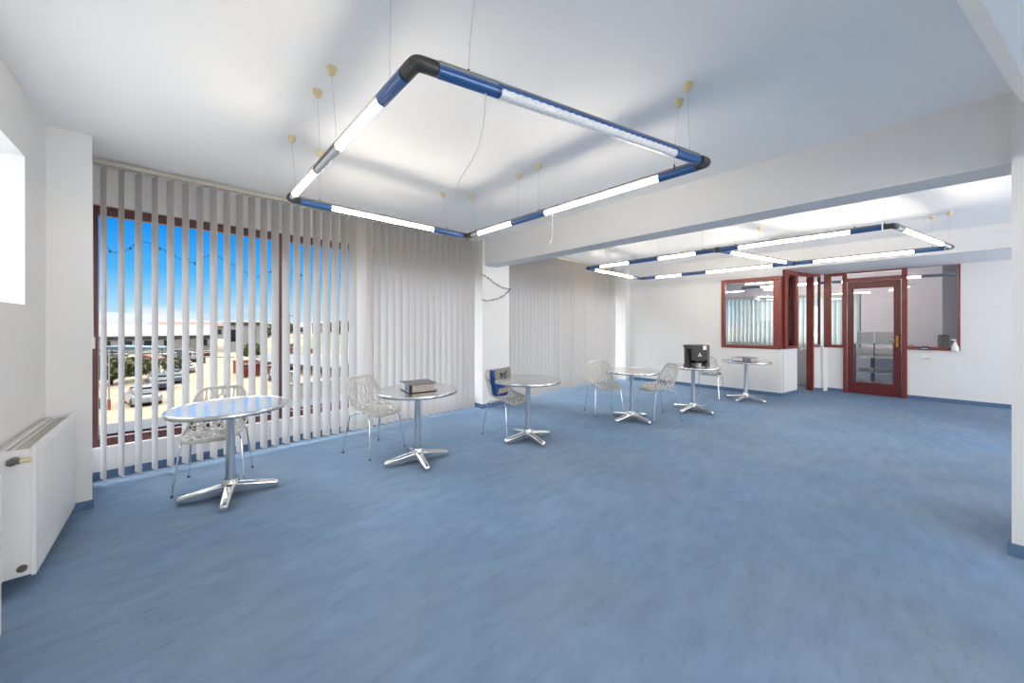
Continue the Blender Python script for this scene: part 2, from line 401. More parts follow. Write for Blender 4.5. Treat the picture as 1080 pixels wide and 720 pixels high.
blind(0, 3.8, 'pale vertical blind hanging inside the glazed office at the far end', 'office blinds', ang=-35, mat_=M['oslat'], z0=.80, z1=2.2, rz=R(90), org=(12.1, .42, 0))

# ------------------------------------------------------------------ pendant tube lamps
ZL = 2.395
def seg(parent, A, C, kind):
    A = Vector((*A, ZL)); C = Vector((*C, ZL)); d = (C - A).normalized(); up = Vector((0, 0, 1))
    if kind == 'lit':
        b = B(); tube(b, [A, C], .018, 14); obj('lit_tube', b, M['lit'], parent)
        b = B()
        for e in (A, C): tube(b, [e - d * .004, e + d * .004], .0245, 14)
        obj('tube_ring', b, M['alu'], parent)
    elif kind == 'blue':
        b = B(); tube(b, [A, C], .0255, 16)
        side = d.cross(up)
        for s in (-1, 1): tube(b, [A + side * s * .024 + up * .008, C + side * s * .024 + up * .008], .004, 6)
        obj('blue_housing', b, M['blue'], parent)
    elif kind == 'clear':
        obj('clear_tube', mk(lambda b: (tube(b, [A, C], .024, 14))), M['clear'], parent)
        obj('unlit_tube', mk(lambda b: (tube(b, [A + d * .01, C - d * .01], .016, 10))), M['white'], parent)
    elif kind == 'prism':
        b = B(); n = int((C - A).length / .02)
        pts = []; rs = []
        for k in range(n + 1):
            pts.append(A.lerp(C, k / n) - up * .004); rs.append(.0235 if k % 2 else .0215)
        tube(b, pts, rs, 12); obj('prismatic_diffuser', b, M['prism'], parent)
def rail(parent, A, C, m='grey', r=.014, z=.026):
    A = Vector((*A, ZL + z)); C = Vector((*C, ZL + z)); b = B()
    side = (C - A).normalized().cross(Vector((0, 0, 1)))
    tube(b, [A, C], r, 8); tube(b, [A + side * .009, C + side * .009], r * .8, 6); tube(b, [A - side * .009, C - side * .009], r * .8, 6)
    obj('upper_rail', b, M[m], parent)
def elbow(parent, c, d1, d2, l=.085, m='black'):
    c = Vector((*c, ZL)); d1 = Vector((*d1, 0)).normalized(); d2 = Vector((*d2, 0)).normalized()
    b = B(); z = Vector((0, 0, .006))
    tube(b, smooth_path([c + d1 * l + z, c + d1 * .03 + z, c + (d1 + d2) * .006 + z, c + d2 * .03 + z, c + d2 * l + z], 4), .029, 16)
    obj('elbow_joint', b, M[m], parent)
def hang(parent, x, y, ztop=H, x2=None, y2=None):
    b = B(); x2 = x if x2 is None else x2; y2 = y if y2 is None else y2
    tube(b, [(x2, y2, ZL + .035), (x2 * .7 + x * .3, y2 * .7 + y * .3 + .004, 2.58), (x, y, ztop - .05)], .001, 5)
    obj('suspension_wire', b, M['wire'], parent)
    lathe(b := B(), [(0, 0), (.006, 0), (.013, .004), (.022, .02), (.027, .038), (.027, .046), (0, .046)], 18, mtx=Matrix.Translation((x, y, ztop - .047)))
    obj('ceiling_rose', b, M['rose'], parent)
    b = B(); tube(b, [(x2, y2, ZL + .02), (x2, y2, ZL + .052)], .005, 8); obj('wire_clamp', b, M['dark'], parent)
def lerp(A, C, t): return (A[0] + (C[0] - A[0]) * t, A[1] + (C[1] - A[1]) * t)
def run(parent, A, C, cuts, skip_rail=False):
    for t0, t1, k in cuts: seg(parent, lerp(A, C, t0), lerp(A, C, t1), k)
    rail(parent, lerp(A, C, cuts[0][0]), lerp(A, C, cuts[-1][1]), 'grey')
def by(A, C, axis, *c):
    out = []
    for v0, v1, k in c: out.append(((v0 - A[axis]) / (C[axis] - A[axis]), (v1 - A[axis]) / (C[axis] - A[axis]), k))
    return out
def lamp(label):
    return empty('pendant_lamp', (0, 0, 0), 0, label, 'pendant lamp', 'suspended tube light frames')
L1 = lamp('large blue and grey tube lamp frame hanging over the near carpet')
A_, B_, C_, D_ = (.655, 1.22), (2.36, .74), (.635, 3.22), (2.35, 3.20)
run(L1, A_, C_, by(A_, C_, 1, (1.31, 1.526, 'blue'), (1.526, 2.08, 'lit'), (2.08, 2.5, 'clear'), (2.5, 3.06, 'lit'), (3.06, 3.16, 'clear')))
run(L1, C_, D_, by(C_, D_, 0, (.708, .936, 'blue'), (.936, 1.913, 'lit'), (1.913, 2.134, 'blue'), (2.134, 2.28, 'blue')))
run(L1, B_, D_, by(B_, D_, 1, (.80, 1.035, 'blue'), (1.035, 2.05, 'lit'), (2.05, 2.476, 'blue'), (2.476, 3.0, 'lit'), (3.0, 3.16, 'clear')))
run(L1, A_, B_, [(.048, .197, 'blue'), (.197, .8315, 'prism'), (.8315, .947, 'blue')])
seg(L1, lerp(A_, B_, .19), lerp(A_, B_, .2), 'blue')
obj('blue_upper_channel', mk(lambda b: tube(b, [(*lerp(A_, B_, .19), ZL + .014), (*lerp(A_, B_, .84), ZL + .014)], .022, 12)), M['blue'], L1)
dAB = (B_[0] - A_[0], B_[1] - A_[1]); nAB = (-dAB[0], -dAB[1])
elbow(L1, A_, dAB, (0, 1), .08); elbow(L1, B_, nAB, (0, 1), .07); elbow(L1, C_, (1, 0), (0, -1), .07); elbow(L1, D_, (-1, 0), (0, -1), .07)
for x, y, x2, y2 in ((.624, 2.13, .65, 2.13), (.621, 2.40, .65, 2.45), (.629, 3.12, .64, 3.05), (2.09, 3.30, 2.09, 3.21), (2.362, 3.15, 2.355, 3.05), (2.366, 2.40, 2.36, 2.40), (2.355, 2.13, 2.355, 2.13), (2.339, .90, 2.34, .93), (2.219, .80, 2.22, .79),
                     (.66, 1.45, .655, 1.45), (.90, 1.17, .86, 1.165), (.85, 3.22, .85, 3.22)):
    hang(L1, x, y, H, x2, y2)
L2 = lamp('far blue and grey tube lamp frame with a cross bar, hanging beyond the beam')
E_, F_, G_, H_ = (5.18, 3.55), (7.19, 3.55), (5.2, -.08), (7.2, -.62); T1, T2 = (5.19, 1.50), (7.2, .98)
run(L2, E_, G_, by(E_, G_, 1, (3.50, 3.28, 'blue'), (3.28, 2.762, 'lit'), (2.762, 2.29, 'blue'), (2.29, 1.773, 'lit'), (1.773, 1.54, 'blue'), (1.48, 1.262, 'blue'), (1.262, .229, 'lit'), (.229, 0, 'blue')))
run(L2, F_, H_, by(F_, H_, 1, (3.48, 3.231, 'blue'), (3.231, 2.718, 'lit'), (2.718, 2.272, 'blue'), (2.272, 1.254, 'lit'), (1.254, 1.01, 'blue'), (.96, .734, 'blue'), (.734, -.301, 'lit'), (-.301, -.56, 'blue')))
run(L2, E_, F_, by(E_, F_, 0, (5.23, 5.41, 'blue'), (5.41, 6.80, 'lit'), (6.80, 7.0, 'clear'), (7.0, 7.13, 'blue')))
run(L2, T1, T2, [(.02, .136, 'blue'), (.136, .867, 'lit'), (.867, .97, 'blue')])
run(L2, G_, H_, [(.03, .13, 'clear'), (.13, .786, 'lit'), (.786, .962, 'clear')])
elbow(L2, E_, (0, -1), (1, 0), .06); elbow(L2, F_, (-1, 0), (0, -1), .1); elbow(L2, G_, (0, 1), (2, -.54), .07); elbow(L2, H_, (-2, .54), (0, 1), .05, 'selbow')
b = B()
for T in (T1, T2): box(b, T[0] - .03, T[0] + .03, T[1] - .03, T[1] + .03, ZL - .028, ZL + .04)
obj('tee_joint', b, M['black'], L2, .008)
for x, y in ((5.2, 2.66), (5.2, 2.3), (5.2, 1.68), (5.19, 1.30), (5.2, .2), (5.23, -.02), (7.19, 2.70), (7.19, 2.30), (7.2, 1.15), (7.2, .85), (7.25, -.46), (7.17, -.60), (6.0, 3.55), (6.8, 3.55), (6.2, 1.24)):
    hang(L2, x, y, H, min(max(x, 5.19), 7.2), y)
L_fill = lamp('added unseen tube frame giving fill light from behind the camera')  # unseen frame added to brighten the near ceiling and floor
for a_, c_ in (((-.1, -2.9), (1.8, -2.9)), ((-.1, -1.3), (1.8, -1.3)), ((-.1, -2.9), (-.1, -1.3)), ((1.8, -2.9), (1.8, -1.3))):
    run(L_fill, a_, c_, [(.03, .12, 'blue'), (.12, .88, 'lit'), (.88, .97, 'blue')])
for x, y in ((-.1, -1.7), (1.8, -1.7), (-.1, -2.5), (1.8, -2.5)): hang(L_fill, x, y)
L3 = empty('pendant_lamp', (0, 0, 0), 0, 'small blue tube lamp hanging inside the glazed office', 'pendant lamp')
run(L3, (11.0, -.98), (11.0, 2.6), [(0, .12, 'blue'), (.12, .45, 'lit'), (.45, .55, 'blue'), (.55, .88, 'lit'), (.88, 1, 'blue')])
hang(L3, 11.0, -.3, H); hang(L3, 11.0, 2.3, H)
def cable(pts, label, r=.0025, name='loose_cable', g=None, m='wire'):
    b = B(); tube(b, smooth_path(pts), r, 6); return tag(obj(name, b, M[m]), label, 'cable', g)
cable([(.93, 1.14, 2.37), (.925, 1.145, 2.25), (.90, 1.17, 2.12), (.842, 1.221, 1.99)], 'thin curved loose cable dangling from the near lamp frame\'s dark unlit tube')
cable([(2.35, 1.97, 2.37), (2.352, 1.97, 2.22), (2.345, 1.975, 2.14), (2.33, 1.99, 2.11)], 'short hooked cable hanging below the near lamp frame in front of the beam', .0018)

# ------------------------------------------------------------------ garland
g = empty('wire_garland', (3.71, 4.62, 2.0), 0, 'dark wire garland looped in two strands across the square pillar', 'garland')
b = B(); pa = smooth_path([(-.03, .0, .26), (.15, -.006, .19), (.33, -.006, .10), (.5, -.006, .06), (.63, -.006, .055)], 6); pb = smooth_path([(-.03, .0, -.17), (.12, -.006, -.18), (.35, -.006, -.13), (.5, -.006, -.05), (.63, -.006, .055)], 6)
tube(b, pa, .004, 6); tube(b, pb, .004, 6)
obj('strand', b, M['ink'], g)
b = B()
for P in (pa, pb):
    for k, p in enumerate(P[1:-1:2]): tube(b, [p, p + Vector((random.uniform(-.015, .015), -.008, random.choice((-1, 1)) * .028))], [.006, .001], 5)
obj('leaf_clips', b, M['ink'], g)

# ------------------------------------------------------------------ radiators
def radiator(y0, y1, label):
    r = empty('radiator', (-.685, y0, .09), 0, label, 'radiator', 'white panel radiators on the left wall'); L = y1 - y0; Hh = .675; D = .138
    b = B(); box(b, D - .016, D, 0, L, 0, Hh)
    n = int(L / .035)
    for k in range(n): box(b, D, D + .0015, .012 + k * .035, .036 + k * .035, .03, Hh - .035)
    obj('front_panel', b, M['rad'], r, .004)
    obj('rear_panel', bx(.02, .034, .01, L - .01, .01, Hh - .01), M['rad'], r, .003)
    for q in (0, L - .012): obj('side_cover', bx(.015, D - .016, q, q + .012, .008, Hh - .015), M['rad'], r, .003)
    b = B()
    box(b, .012, D - .016, 0.013, L - .013, Hh - .028, Hh - .022)
    k = 0.03
    while k < L - .03:
        box(b, .02, .055, k, k + .012, Hh - .022, Hh - .016); box(b, .066, .112, k, k + .012, Hh - .022, Hh - .016); k += .02
    obj('top_grille', b, M['grille'], r)
    b = B(); box(b, .010, .016, 0, L, Hh - .022, Hh - .008); box(b, .057, .063, 0, L, Hh - .022, Hh - .010); box(b, .016, D - .017, -.003, -.0005, Hh - .045, Hh - .008)
    obj('top_trim', b, M['rad'], r)
    b = B(); tube(b, [(.07, .0, Hh - .06), (.07, -.045, Hh - .06)], .018, 12); tube(b, [(.055, -.035, Hh - .06), (.095, -.035, Hh - .06)], .014, 12)
    v = obj('valve', b, M['valve'], r)
    obj('valve_cap', mk(lambda b: tube(b, [(.095, -.035, Hh - .06), (.13, -.035, Hh - .06)], .012, 12)), M['beige'], v)
    b = B(); tube(b, [(.095, .005, .05), (.095, -.008, .05)], .018, 16); tube(b, [(.095, -.008, .05), (.095, -.012, .05)], .010, 6); obj('drain_plug', b, M['valve'], r)
    b = B()
    for z in (.15, .5): box(b, -.014, .02, .1, .14, z, z + .05); box(b, -.014, .02, L - .14, L - .1, z, z + .05)
    obj('wall_bracket', b, M['rad'], r)
radiator(3.07, 4.03, 'white panel radiator nearer the corner pillar, with valve and plug on its end')
radiator(1.6, 2.57, 'white panel radiator cut off by the left edge of the picture')

# ------------------------------------------------------------------ tables
def make_table():
    t = empty('bistro_table')
    b = B(); lathe(b, [(0, .735), (.388, .735), (.388, .728), (0, .728)], 64); obj('tabletop', b, M['top'], t)
    b = B(); lathe(b, [(.388, .7355), (.396, .738), (.403, .735), (.406, .726), (.406, .712), (.402, .706), (.36, .702), (0.05, .702), (0, .702)], 64); obj('rim', b, M['steel'], t)
    b = B(); lathe(b, [(.11, .702), (.11, .690), (.036, .680), (.031, .66), (.031, .40), (.034, .2), (.042, .10), (.044, .07)], 28); obj('post', b, M['post'], t)
    b = B(); lathe(b, [(.044, .135), (.058, .108), (.066, .06), (.062, .02), (0, .02)], 28); obj('hub', b, M['steel'], t)
    for k in range(4):
        a = k * math.pi / 2; b = B(); secs = []
        for x, w, zt, zb in ((.03, .040, .108, .016), (.10, .035, .094, .008), (.30, .029, .060, .0), (.325, .026, .052, .0), (.335, .018, .040, .004)):
            secs.append([Vector(p) for p in ((x, -w, zb), (x, -w, zt - .014), (x, -w * .55, zt), (x, w * .55, zt), (x, w, zt - .014), (x, w, zb))])
        mt = Matrix.Rotation(a, 4, 'Z'); V = [[b.verts.new(mt @ p) for p in s] for s in secs]
        for s, q in zip(V, V[1:]):
            for i in range(6): b.faces.new((s[i], s[(i + 1) % 6], q[(i + 1) % 6], q[i]))
        b.faces.new(V[0]); b.faces.new(V[-1][::-1]); obj('leg', b, M['steel'], t, .004)
    return t
TB = [(.309, 3.717, 'round steel bistro table nearest the camera, with bare top, by the open slats'),
      (1.792, 3.308, 'round steel bistro table with a thick grey binder on it, second from the camera'),
      (3.114, 2.994, 'round steel bistro table by the chair holding a blue bag'),
      (4.867, 2.555, 'round steel bistro table with bare top standing between two white chairs'),
      (6.114, 2.129, 'round steel bistro table carrying the black coffee machine'),
      (7.677, 1.749, 'round steel bistro table farthest away, with a flat binder, before the office window')]
proto = make_table()
for i, (x, y, l) in enumerate(TB):
    o = proto if i == 0 else copy_tree(proto)
    o.location = (x, y, 0); o.rotation_euler = (0, 0, R(-12)); tag(o, l, 'table', 'round steel bistro tables along the window')

# ------------------------------------------------------------------ chairs
prof = smooth_path([(.235, .425), (.215, .443), (.15, .448), (.05, .442), (-.06, .438), (-.14, .446), (-.19, .480), (-.222, .545), (-.245, .63), (-.265, .72), (-.280, .81)], 6)
cum = [0]
for a, c in zip(prof, prof[1:]): cum.append(cum[-1] + (c - a).length)
LP = cum[-1]
def pr(p):
    p = min(max(p, 0), LP)
    for i in range(len(cum) - 1):
        if p <= cum[i + 1]:
            t = (p - cum[i]) / (cum[i + 1] - cum[i]); c = prof[i].lerp(prof[i + 1], t)
            j = max(i - 1, 0); k = min(i + 2, len(prof) - 1)
            d = (prof[k] - prof[j]).normalized(); return c, d
def wrap(p):
    t = p / LP
    pts = [(0, .0), (.2, .035), (.45, .075), (.6, .105), (.75, .09), (1, .055)]
    for (a, va), (c, vc) in zip(pts, pts[1:]):
        if t <= c: return va + (vc - va) * (t - a) / (c - a)
    return pts[-1][1]
def surf(p, q, off=0):
    c, d = pr(p); n = Vector((-d.y, d.x))         # profile 2D (x,z); normal towards sitter
    if n.y < 0 and p < LP * .3: n = -n
    n = Vector((d.y, -d.x)) * (1 if (Vector((d.y, -d.x)).dot(Vector((.6, .8))) > 0) else -1)
    k = wrap(p) * (q / .24) ** 2 + off
    return Vector((c.x + n.x * k, q * (1 - .12 * (abs(q) / .24) ** 2), c.y + n.y * k))
outl = [(0.0, 0), (0.0, .12), (.012, .17), (.05, .205), (.12, .228), (.22, .236), (.33, .240), (.44, .240), (.56, .236), (.66, .222), (.74, .200), (.79, .170), (.815, .13), (.82, 0)]
outl = [(p * (LP - .001) / .82, q) for p, q in outl]
def outline(ins=0.0):
    pts = [(p, q) for p, q in outl] + [(p, -q) for p, q in outl[::-1][1:-1]]
    P = [Vector(p) for p in pts]
    # refine
    out = []
    for i in range(len(P)):
        a, c = P[i], P[(i + 1) % len(P)]; n = max(1, int((c - a).length / .03))
        for k in range(n): out.append(a.lerp(c, k / n))
    if ins:
        r = []
        for i, p in enumerate(out):
            d = (out[(i + 1) % len(out)] - out[i - 1]).normalized(); n = Vector((-d.y, d.x))
            cen = Vector((LP / 2, 0))
            if n.dot(cen - p) < 0: n = -n
            r.append(p + n * ins)
        out = r
    return out
def clip(poly, a, n):     # keep side where (p-a).n <= 0
    out = []
    for i in range(len(poly)):
        p, q = poly[i], poly[(i + 1) % len(poly)]; dp, dq = (p - a).dot(n), (q - a).dot(n)
        if dp <= 0: out.append(p)
        if dp * dq < 0: out.append(p + (q - p) * (dp / (dp - dq)))
    return out
def inside(p, poly):
    c = False; n = len(poly); j = n - 1
    for i in range(n):
        a, b_ = poly[i], poly[j]
        if (a.y > p.y) != (b_.y > p.y) and p.x < (b_.x - a.x) * (p.y - a.y) / (b_.y - a.y) + a.x: c = not c
        j = i
    return c
def shell_mesh():
    rnd = random.Random(5); inner = outline(.020); OL = outline()
    sites = []
    tries = 0
    while len(sites) < 92 and tries < 20000:
        tries += 1
        p = Vector((rnd.uniform(.01, LP), rnd.uniform(-.24, .24)))
        if not inside(p, OL): continue
        st = Vector((.46, 1.15)) if p.x > .42 else Vector((.75, 1.0))   # cells stretched along the back
        if all(Vector(((p.x - s.x) * st.x, (p.y - s.y) * st.y)).length > .038 for s in sites): sites.append(p)
    holes = []
    for i, s in enumerate(sites):
        poly = [Vector(v) for v in inner]
        # bounding convex start, clip by bisectors, then intersect with inner outline by convexity
        poly = [Vector((-.1, -.4)), Vector((1.1, -.4)), Vector((1.1, .4)), Vector((-.1, .4))]
        st = (.46, 1.15) if s.x > .42 else (.75, 1.0)
        hw = .0068 if s.x > .42 else .0078
        for j, o in enumerate(sites):
            if i == j or (o - s).length > .25: continue
            d = o - s; g = Vector((d.x * st[0] ** 2, d.y * st[1] ** 2)); m = (o + s) / 2; n = g.normalized()
            poly = clip(poly, m - n * hw, n)
            if len(poly) < 3: break
        if len(poly) < 3: continue
        for k in range(len(inner)):
            a, c = inner[k], inner[(k + 1) % len(inner)]
            d = (c - a)
            if d.length < 1e-6: continue
            n = Vector((-d.y, d.x)).normalized()
            if n.dot(Vector((LP / 2, 0)) - a) > 0: n = -n
            poly = clip(poly, a, n)
            if len(poly) < 3: break
        if len(poly) < 3: continue
        ar = abs(sum(poly[k].x * poly[(k + 1) % len(poly)].y - poly[(k + 1) % len(poly)].x * poly[k].y for k in range(len(poly)))) / 2
        if ar < .00022: continue
        # dedupe, corner cutting
        q = [p for k, p in enumerate(poly) if (p - poly[k - 1]).length > .003]
        if len(q) < 3: continue
        for _ in range(2):
            r = []
            for k in range(len(q)):
                a, c = q[k], q[(k + 1) % len(q)]; t = .2; r += [a.lerp(c, t), a.lerp(c, 1 - t)]
            q = r
        holes.append(q)
    verts = []; faces_in = []; edges = []
    def add(loop):
        s = len(verts); verts.extend(loop); n = len(loop)
        edges.extend([(s + k, s + (k + 1) % n) for k in range(n)])
    add(OL)
    for h_ in holes: add(h_)
    for k in range(40):
        pass
    vs, es, fs, _, _, _ = geometry.delaunay_2d_cdt([Vector((v.x, v.y)) for v in verts], edges, [], 0, 1e-5)
    b = B(); T = .0035
    up = [b.verts.new(surf(v.x, v.y, T)) for v in vs]; dn = [b.verts.new(surf(v.x, v.y, -T)) for v in vs]
    cnt = {}
    for f in fs:
        c = sum((vs[i] for i in f), Vector((0, 0))) / len(f)
        if not inside(c, OL) or any(inside(c, h_) for h_ in holes): continue
        b.faces.new([up[i] for i in f]).smooth = True; b.faces.new([dn[i] for i in f][::-1]).smooth = True
        for k in range(len(f)):
            e = (f[k], f[(k + 1) % len(f)])
            if (e[1], e[0]) in cnt: del cnt[(e[1], e[0])]
            else: cnt[e] = 1
    for (i, j) in cnt: b.faces.new((up[j], up[i], dn[i], dn[j]))
    for v in [v for v in b.verts if not v.link_faces]: b.verts.remove(v)
    # thick rolled rim
    loop = [surf(p.x, p.y) for p in OL]; loop.append(loop[0]); tube(b, loop, .0095, 8, caps=False)
    return b
def make_chair():
    t = empty('openwork_chair')
    obj('seat_shell', shell_mesh(), M['plast'], t)
    for sx in (-1, 1):
        for sy in (-1, 1):
            b = B()
            fx = .215 if sx > 0 else -.225
            pts = smooth_path([(sx * .03, sy * .06, .425), (sx * .09, sy * .14, .428), (sx * .135, sy * .185, .425), (sx * .155, sy * .20, .405), (sx * .165, sy * .206, .36), (fx * .97, sy * .232, .06), (fx, sy * .238, .008)], 5)
            tube(b, pts, .0075, 10); lg = obj('leg', b, M['chrome'], t)
            obj('foot_cap', mk(lambda q: tube(q, [(fx, sy * .238, 0), (fx, sy * .238, .016)], .0105, 10)), M['dgrey'], lg)
    b = B(); tube(b, [(.03, .06, .424), (-.03, .06, .424)], .0075, 8); tube(b, [(.03, -.06, .424), (-.03, -.06, .424)], .0075, 8); tube(b, [(0, -.06, .422), (0, .06, .422)], .0075, 8)
    obj('underframe', b, M['chrome'], t)
    return t
CH = [(.24, 4.12, -104, 'white openwork plastic chair tucked behind the nearest table, facing it'),
      (1.60, 3.93, -73, 'white openwork plastic chair beside the table with the thick binder'),
      (3.09, 3.34, -86, 'white openwork plastic chair holding the blue and grey bag'),
      (4.93, 3.06, -125, 'white openwork plastic chair near the far blinds, its back to them'),
      (5.28, 2.34, 146, 'white openwork plastic chair turned left, between the two middle tables'),
      (7.55, 2.35, 4, 'white openwork plastic chair half hidden behind the coffee machine table')]
proto = make_chair()
for i, (x, y, a, l) in enumerate(CH):
    o = proto if i == 0 else copy_tree(proto)
    o.location = (x, y, 0); o.rotation_euler = (0, 0, R(a)); tag(o, l, 'chair', 'white openwork chairs along the window')

# ------------------------------------------------------------------ things on tables
def binder(x, y, rz, label, th=.075):
    t = empty('ring_binder', (x, y, .7405), rz, label, 'binder', 'ring binders lying on the tables')
    # local: spine along -x side (x=0), width y
    b = B(); box(b, 0, .285, -.155, .155, 0, .003); box(b, 0, .29, -.155, .155, th, th + .003); obj('cover', b, M['bindg'], t)
    s = obj('spine', bx(-.003, .0, -.155, .155, 0, th + .003), M['binds'], t)
    obj('spine_label', bx(-.0045, -.003, -.02, .145, .008, th - .004), M['white'], s)
    b = B(); lathe(b, [(.008, 0), (.014, 0), (.014, .003), (.008, .003)], 16, mtx=Matrix.Translation((-.006, -.09, th / 2)) @ Matrix.Rotation(R(90), 4, 'Y')); obj('finger_ring', b, M['chrome'], s)
    obj('finger_hole', mk(lambda b: tube(b, [(-.0045, -.09, th / 2), (-.0032, -.09, th / 2)], .009, 12)), M['ink'], s)
    obj('paper_block', bx(.03, .255, -.148, .148, .003, th - .004), M['paper'], t)
binder(1.65, 3.31, R(-10), 'thick grey ring binder lying on the second table')
binder(7.43, 1.76, R(-14), 'grey ring binder with a white spine label lying on the farthest table', .07)
# coffee machine
cm = empty('coffee_machine', (6.05, 2.06, .742), R(-43.5), 'black coffee machine with side spout and white label on the fifth table', 'coffee machine')
b = B(); box(b, -.13, -.06, -.11, .14, .0, .05); box(b, .08, .12, -.11, .14, 0, .05)
box(b, -.13, .12, -.0, .14, .05, .10); prism(b, [(-.13, .0), (.12, .0), (.12, .38), (-.13, .38)], 0, .11, mtx=Matrix.Translation((0, 0, 0)) @ Matrix.Rotation(R(90), 4, 'X') if False else Matrix(((1, 0, 0, 0), (0, 0, -1, 0), (0, 1, 0, 0), (0, 0, 0, 1)))) if False else None
box(b, -.13, .12, -.11, .14, .10, .345)
obj('body', b, M['dark'], cm, .008)
obj('side_panel', bx(.12, .165, -.10, .14, 0, .345), M['dgrey'], cm, .006)
b = B(); n = 8
for k in range(n):
    a0 = math.pi * k / n; a1 = math.pi * (k + 1) / n
    prism(b, [(-.06 + 0, 0)] * 0 + [(.01 + .07 * math.cos(a0), .05 + .045 * math.sin(a0)), (.01 + .07 * math.cos(a1), .05 + .045 * math.sin(a1)), (.01 + .07 * math.cos(a1), .10), (.01 + .07 * math.cos(a0), .10)], -.14, .108, mtx=Matrix(((1, 0, 0, 0), (0, 0, -1, 0), (0, 1, 0, 0), (0, 0, 0, 1))) @ Matrix.Translation((0, 0, -.0)))
obj('arch', b, M['dark'], cm)
obj('white_cup', mk(lambda b: lathe(b, [(0, 0), (.03, 0), (.042, .05), (.038, .05), (.027, .005), (0, .005)], 20, mtx=Matrix.Translation((.01, -.06, .006)))), M['white'], cm)
obj('drip_tray', bx(-.06, .08, -.11, .12, 0, .006), M['chrome'], cm)
b = B(); tube(b, smooth_path([(-.17, -.03, .02), (-.155, -.03, .06), (-.15, -.03, .2), (-.165, -.03, .30), (-.225, -.03, .335)], 5), [.03] * 8 + [.022] * 8 + [.018] * 4 + [.008], 12)
box(b, -.19, -.12, -.09, .04, 0, .03)
obj('spout_arm', b, M['dark'], cm)
obj('spout_knob', mk(lambda b: tube(b, [(-.125, -.045, .29), (-.125, -.085, .29)], .024, 14)), M['dgrey'], cm)
obj('label_sticker', bx(.05, .105, -.1125, -.11, .27, .335), M['white'], cm)
b = B(); lathe(b, [(0, 0), (.013, 0), (.013, .0015), (0, .0015)], 14, mtx=Matrix.Translation((-.0, -.1105, .205)) @ Matrix.Rotation(R(90), 4, 'X')); box(b, -.03, .03, -.1125, -.11, .17, .184)
obj('emblem', b, M['white'], cm)
# bag on third chair
bag = empty('shopping_bag', (3.10, 3.515, .464), R(-96), 'blue shopping bag with grey printed front leaning on a chair', 'bag')
# local: front faces +x, width along y
def slab(b, pts, d0, d1):
    a = [b.verts.new((d0 + p[2] if len(p) > 2 else d0, p[0], p[1])) for p in pts]; c = [b.verts.new((d1 + p[2] if len(p) > 2 else d1, p[0], p[1])) for p in pts]
    n = len(pts); b.faces.new(a[::-1]); b.faces.new(c)
    for i in range(n): b.faces.new((a[i], a[(i + 1) % n], c[(i + 1) % n], c[i]))
bag.scale = (.85, .88, .97)
b = B(); slab(b, [(-.10, 0), (.13, .0), (.16, .2), (.155, .34), (-.15, .36), (-.14, .2)], -.045, .05); obj('body', b, M['bagb'], bag, .015)
b = B(); slab(b, [(-.115, .17), (.165, .15), (.185, .27), (.165, .395), (-.03, .375), (-.115, .37)], .045, .060); obj('printed_panel', b, M['bagg'], bag, .008)
b = B(); slab(b, [(-.06, .03), (.135, .05), (.15, .13), (-.04, .10)], .045, .06); obj('lower_panel', b, M['paper'], bag, .004)
def arc(b, cy, cz, r, a0, a1, rad=.006):
    tube(b, [(.063, cy + r * math.cos(R(a0 + (a1 - a0) * k / 8)), cz + r * math.sin(R(a0 + (a1 - a0) * k / 8))) for k in range(9)], rad, 6)
b = B(); arc(b, -.07, .27, .06, -55, 55, .008); arc(b, .125, .29, .06, 125, 235, .008)
for z in (.245, .265, .29, .31): tube(b, [(.063, -.005, z), (.063, .05, z)], .005, 6)
tube(b, [(.063, .022, .24), (.063, .022, .315)], .005, 6)
obj('print_marks', b, M['ink'], bag)

# ------------------------------------------------------------------ office details
t = empty('wall_socket_box', (10.085, -.575, .76), 0, 'small beige switch box on the white wall right of the glass door', 'switch')
obj('plate', bx(0, .015, -.03, .05, 0, .05), M['white'], t, .003); obj('button', bx(-.012, 0, -.045, .01, .01, .045), M['beige'], t, .003)
t = empty('spray_bottle', (10.05, -.90, .94), 0, 'white bottle with nozzle standing on the sill right of the glass door', 'bottle')
t.scale = (1, 1, 1)
b = B(); lathe(b, [(0, 0), (.045, 0), (.048, .02), (.044, .07), (.03, .11), (.016, .15), (.012, .17), (0, .17)], 20); obj('bottle_body', b, M['white'], t)
b = B(); tube(b, [(0, 0, .17), (0, 0, .20)], .006, 8); tube(b, [(0, .04, .20), (0, -.01, .20)], .010, 8); obj('nozzle', b, M['white'], t)
t = empty('desk_sign', (10.055, -.545, .94), 0, 'tiny black sign on the sill beside the glass door', 'sign')
obj('board', bx(-.008, .008, -.06, .06, 0, .055), M['dark'], t); obj('lettering', mk(lambda b: [box(b, -.0095, -.008, -.045 + k * .03, -.025 + k * .03, .02, .035) for k in range(3)]), M['white'], t)
# tray rack seen through the glass door
t = empty('tray_rack', (10.75, .12, 0), 0, 'grey metal rack stacked with white trays behind the glass door', 'rack')
b = B()
for x in (-.15, .17):
    for y in (-.30, -.02, .27): box(b, x, x + .02, y, y + .02, 0, 1.02)
obj('rack_frame', b, M['dgrey'], t)
for z in (.12, .40, .72, 1.0): obj('shelf', bx(-.15, .19, -.30, .29, z, z + .015), M['post'], t)
first = None
for z0_, n_ in ((.73, 3), (1.015, 4)):
    for k in range(n_):
        for y_ in ((-.27, 0)):
            if first is None: o = first = obj('tray', mk(lambda b: (box(b, -.15, .12, 0, .24, 0, .005), box(b, -.15, -.145, 0, .24, 0, .05), box(b, .115, .12, 0, .24, 0, .05), box(b, -.15, .12, 0, .005, 0, .05), box(b, -.15, .12, .235, .24, 0, .05))), M['white'], t)
            else: o = first.copy(); COL.objects.link(o)
            o.location = (0, y_, z0_ + k * .066)
b = B()
